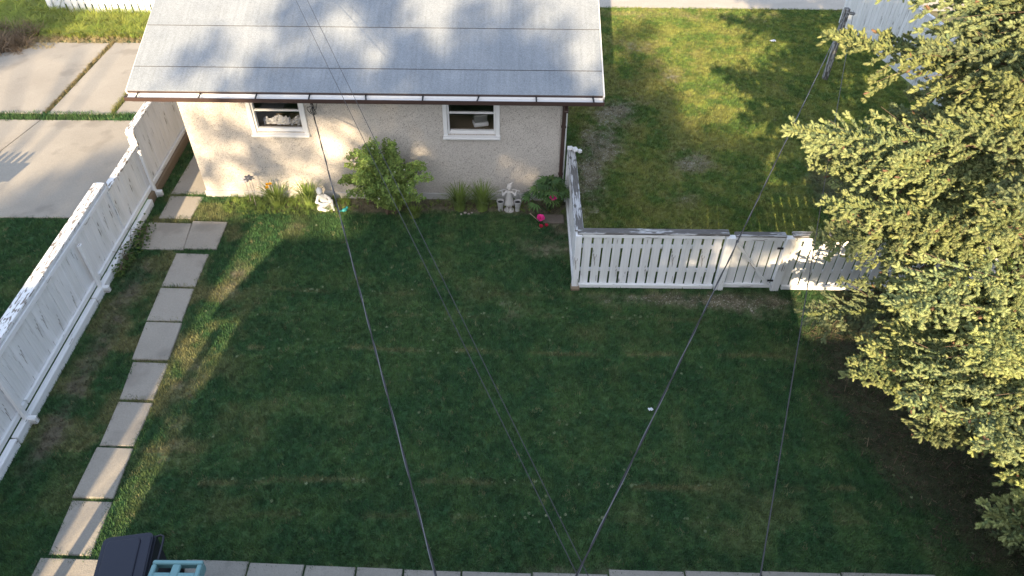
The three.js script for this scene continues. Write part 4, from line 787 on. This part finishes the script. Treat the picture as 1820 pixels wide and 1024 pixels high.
{ // weeds at the foot of the long fence
  const r = rngOf(1201), leaf = triGeo([0, 0, 0, -0.4, 0.3, 0.5, 0, 0.35, 1, 0, 0, 0, 0, 0.35, 1, 0.4, 0.3, 0.5]);
  [[-7.35, 1.35, 0.35], [-7.32, 1.75, 0.4], [-7.36, 2.15, 0.36], [-7.38, 2.5, 0.25]].forEach(([x, z, R], i) => {
    const S = thing('weed_clump', 'leafy weed creeping up the foot of the long fence', 'weeds', [x, 0, z], 0, 'weeds along the long fence'), C = new Copies(), p = new THREE.Vector3(), d = new THREE.Vector3();
    for (let k = 0; k < 6; k++) part('stem', tube([[0, 0, 0], [(r() - 0.5) * R * 0.7, R * 0.5, (r() - 0.5) * R], [(r() - 0.6) * R, R * (0.5 + 0.5 * r()), (r() - 0.5) * R * 2]], 0.004, 4, 4), M.twig, S);
    for (let k = 0; k < 120; k++) C.add(p.set((r() - 0.55) * R * 0.8, r() * r() * R * 1.1 + 0.02, (r() - 0.5) * R * 1.5), d.set(r() - 0.5, 1, r() - 0.5).normalize(), r() * 6.28, 0.055, 0.055, mix3([0.05, 0.10, 0.02], [0.10, 0.16, 0.03], r()));
    C.build('leaves', leaf, grassMat, S);
  });
}
// ---------------------------------------------------------------- bins at the near path
{
  const S = thing('wheeled_bin', 'dark navy wheeled refuse bin with closed lid', 'bin', [-4.52, 0, 8.72], 0.16), bm = mat([0.014, 0.015, 0.024], 0.55), lm = mat([0.017, 0.019, 0.034], 0.5);
  const bw = new THREE.CylinderGeometry(0.415, 0.34, 0.84, 4, 1).rotateY(Math.PI / 4); part('body', bw.toNonIndexed(), bm, S, 0, 0.53, 0); S.children[0].geometry.computeVertexNormals(); S.children[0].scale.set(0.98, 1, 1.22);
  const lid = new THREE.Group(); lid.name = 'lid'; S.add(lid);
  const rr = (w, h, r) => { const s = new THREE.Shape(), x = -w / 2, y = -h / 2; s.moveTo(x + r, y); s.lineTo(x + w - r, y); s.quadraticCurveTo(x + w, y, x + w, y + r); s.lineTo(x + w, y + h - r); s.quadraticCurveTo(x + w, y + h, x + w - r, y + h); s.lineTo(x + r, y + h); s.quadraticCurveTo(x, y + h, x, y + h - r); s.lineTo(x, y + r); s.quadraticCurveTo(x, y, x + r, y); return s; };
  const flat = (w, h, r, d, bev) => new THREE.ExtrudeGeometry(rr(w, h, r), { depth: d, bevelEnabled: true, bevelSize: bev, bevelThickness: bev, bevelSegments: 3, curveSegments: 6 }).rotateX(-Math.PI / 2);
  part('lid_rim', flat(0.56, 0.74, 0.07, 0.03, 0.012), lm, lid, -0.02, 0.965, 0);
  part('lid_panel', flat(0.36, 0.62, 0.05, 0.02, 0.018), lm, lid, -0.055, 1.0, 0.01);
  part('lid_hinge_panel', flat(0.10, 0.64, 0.02, 0.012, 0.01), lm, lid, 0.2, 1.0, 0.01);
  part('handle', tube([[0.29, 0.95, -0.34], [0.37, 0.97, -0.34], [0.375, 0.97, 0], [0.37, 0.97, 0.34], [0.29, 0.95, 0.34]], 0.014, 16, 7), bm, S);
  for (const z of [-0.33, 0.33]) { const w = part('wheel', new THREE.CylinderGeometry(0.12, 0.12, 0.05, 18).rotateX(Math.PI / 2), M.dark, S, 0.26, 0.12, z); part('hub', new THREE.CylinderGeometry(0.05, 0.05, 0.056, 12).rotateX(Math.PI / 2), bm, w); }
}
{
  const S = thing('plastic_bin', 'teal plastic bin with two square hand openings in its rim', 'bin', [-3.84, 0, 9.02]), tm = mat([0.17, 0.33, 0.345], 0.5);
  part('body', cbox(0.5, 0.98, 0.44, 0.03), tm, S, 0, 0.5, 0.05);
  part('rim_bar', cbox(0.58, 0.05, 0.05, 0.012), tm, S, 0, 1.1, -0.28);
  for (const x of [-0.262, 0, 0.262]) part('rim_bar', cbox(0.055 + (x ? 0 : 0.04), 0.05, 0.5, 0.012), tm, S, x, 1.098, -0.005);
  part('rim_bar', cbox(0.58, 0.05, 0.05, 0.012), tm, S, 0, 1.1, 0.27);
  for (const x of [-0.14, 0.14]) part('lid_panel', cbox(0.20, 0.05, 0.42, 0.02), tm, S, x, 1.085, 0.05, 0.04);
  part('rim_skirt', cbox(0.56, 0.12, 0.02, 0.006), tm, S, 0, 1.02, -0.29);
  for (const x of [-0.28, 0.28]) part('rim_skirt', cbox(0.02, 0.12, 0.54, 0.006), tm, S, x, 1.02, -0.01);
}
// ---------------------------------------------------------------- overhead wires and their supports
const wireBlack = mat([0.02, 0.02, 0.022], 0.5), wireBare = mat([0.17, 0.17, 0.18], 0.4, { metalness: 0.5 }), wireGrey = mat([0.035, 0.035, 0.04], 0.5);
const sag = (a, b, s, n = 60) => { const o = []; for (let i = 0; i <= n; i++) { const t = i / n; o.push(new THREE.Vector3(lerp(a[0], b[0], t), lerp(a[1], b[1], t) - 4 * s * t * (1 - t), lerp(a[2], b[2], t))); } return o; };
function twisted(label, a, b, s, r) {
  const S = thing('overhead_cable', label, 'cable', [a[0], a[1], a[2]]), len = Math.hypot(...a.map((v, i) => b[i] - v)), n = Math.round(len * 9), base = sag(a, b, s, n), turn = len / 1.15 * 6.283;
  [[0, wireBlack, 1], [3.14, wireBare, 0.62]].forEach(([ph, m, k]) => part(ph ? 'bare_strand' : 'insulated_strand', tube(base.map((p, i) => new THREE.Vector3(p.x - a[0] + Math.cos(i / n * turn + ph) * r * 0.75, p.y - a[1] + Math.sin(i / n * turn + ph) * r * 0.75, p.z - a[2])), r * k, n, 5), m, S));
}
function plain(label, a, b, s, r) { dress(part('overhead_wire', tube(sag(a, b, s), r, 60, 5), wireGrey), label, 'wire'); }
twisted('twisted black and silver service cable running to the garage wall', [-3.9, 2.2, 0.12], [-0.36, 3.6, 10.7], 0.10, 0.0085);
plain('thin grey wire over the garage roof, the one toward the long fence', [-10.1, 5.4, -14.4], [0.82, 3.62, 10.7], 0.18, 0.0042);
plain('thin grey wire over the garage roof, the one toward the gate', [-9.75, 5.4, -14.4], [0.90, 3.6, 10.7], 0.14, 0.0042);
twisted('twisted black and silver cable passing over the gate to a post by the spruces', [8.47, 1.94, -5.66], [0.22, 3.76, 10.7], 0.05, 0.0082);
plain('single dark wire passing through the spruce boughs to the post', [8.58, 1.92, -5.6], [1.72, 3.68, 10.7], 0.06, 0.0065);
{
  const S = thing('wire_bracket', 'tangle of wire loops on a small bracket on the garage wall', 'bracket', [-3.92, 2.2, 0.0]);
  part('plate', cbox(0.05, 0.14, 0.03, 0.006), M.dark, S, 0, 0, 0.016); part('knob', new THREE.CylinderGeometry(0.02, 0.02, 0.08, 10).rotateX(Math.PI / 2), M.stone, S, 0, 0, 0.07);
  part('loop', tube([[0, 0.02, 0.1], [0.07, -0.05, 0.12], [0.06, -0.16, 0.08], [-0.03, -0.12, 0.07], [0.01, 0.0, 0.09]], 0.007, 24, 5), wireBlack, S); part('loop', tube([[0, 0.02, 0.1], [-0.08, -0.02, 0.1], [-0.05, -0.13, 0.08], [0.03, -0.17, 0.09], [0.04, 0.03, 0.08]], 0.006, 24, 5), wireBlack, S); part('loop', tube([[0.02, -0.1, 0.08], [0.1, -0.02, 0.09], [0.12, 0.08, 0.06]], 0.005, 10, 5), wireBlack, S);
}
for (const [x, l] of [[0.4, 'grey service mast rising from the house roof beside the twisted cables'], [-0.36, 'grey service mast on the house roof holding the garage cable'], [1.84, 'grey service mast on the house roof holding the single wire']]) {
  const S = thing('service_mast', l, 'mast', [x, 2.9, 10.78]); part('pipe', new THREE.CylinderGeometry(0.03, 0.03, 0.9, 12), wireBare, S, 0, 0.42, 0); part('cross_arm', cbox(0.36, 0.04, 0.04, 0.006), wireBare, S, 0, 0.72, -0.04); part('weather_head', new THREE.SphereGeometry(0.05, 12, 8), wireBare, S, 0, 0.88, 0);
}
for (const [x, z, l] of [[-9.95, -14.5, 'wooden utility pole in the alley past the garage']]) {
  const S = thing('utility_pole', l, 'utility pole', [x, 0, z]); part('pole', new THREE.CylinderGeometry(0.12, 0.17, 7.5, 14), M.timber, S, 0, 3.75, 0); part('cross_arm', cbox(1.6, 0.1, 0.1, 0.01), M.timber, S, 0, 6.9, 0.12); for (const k of [-0.6, 0.6]) part('insulator', new THREE.CylinderGeometry(0.03, 0.045, 0.1, 10), M.stone, S, k, 7.0, 0.12);
}
renderer.render(scene, camera);
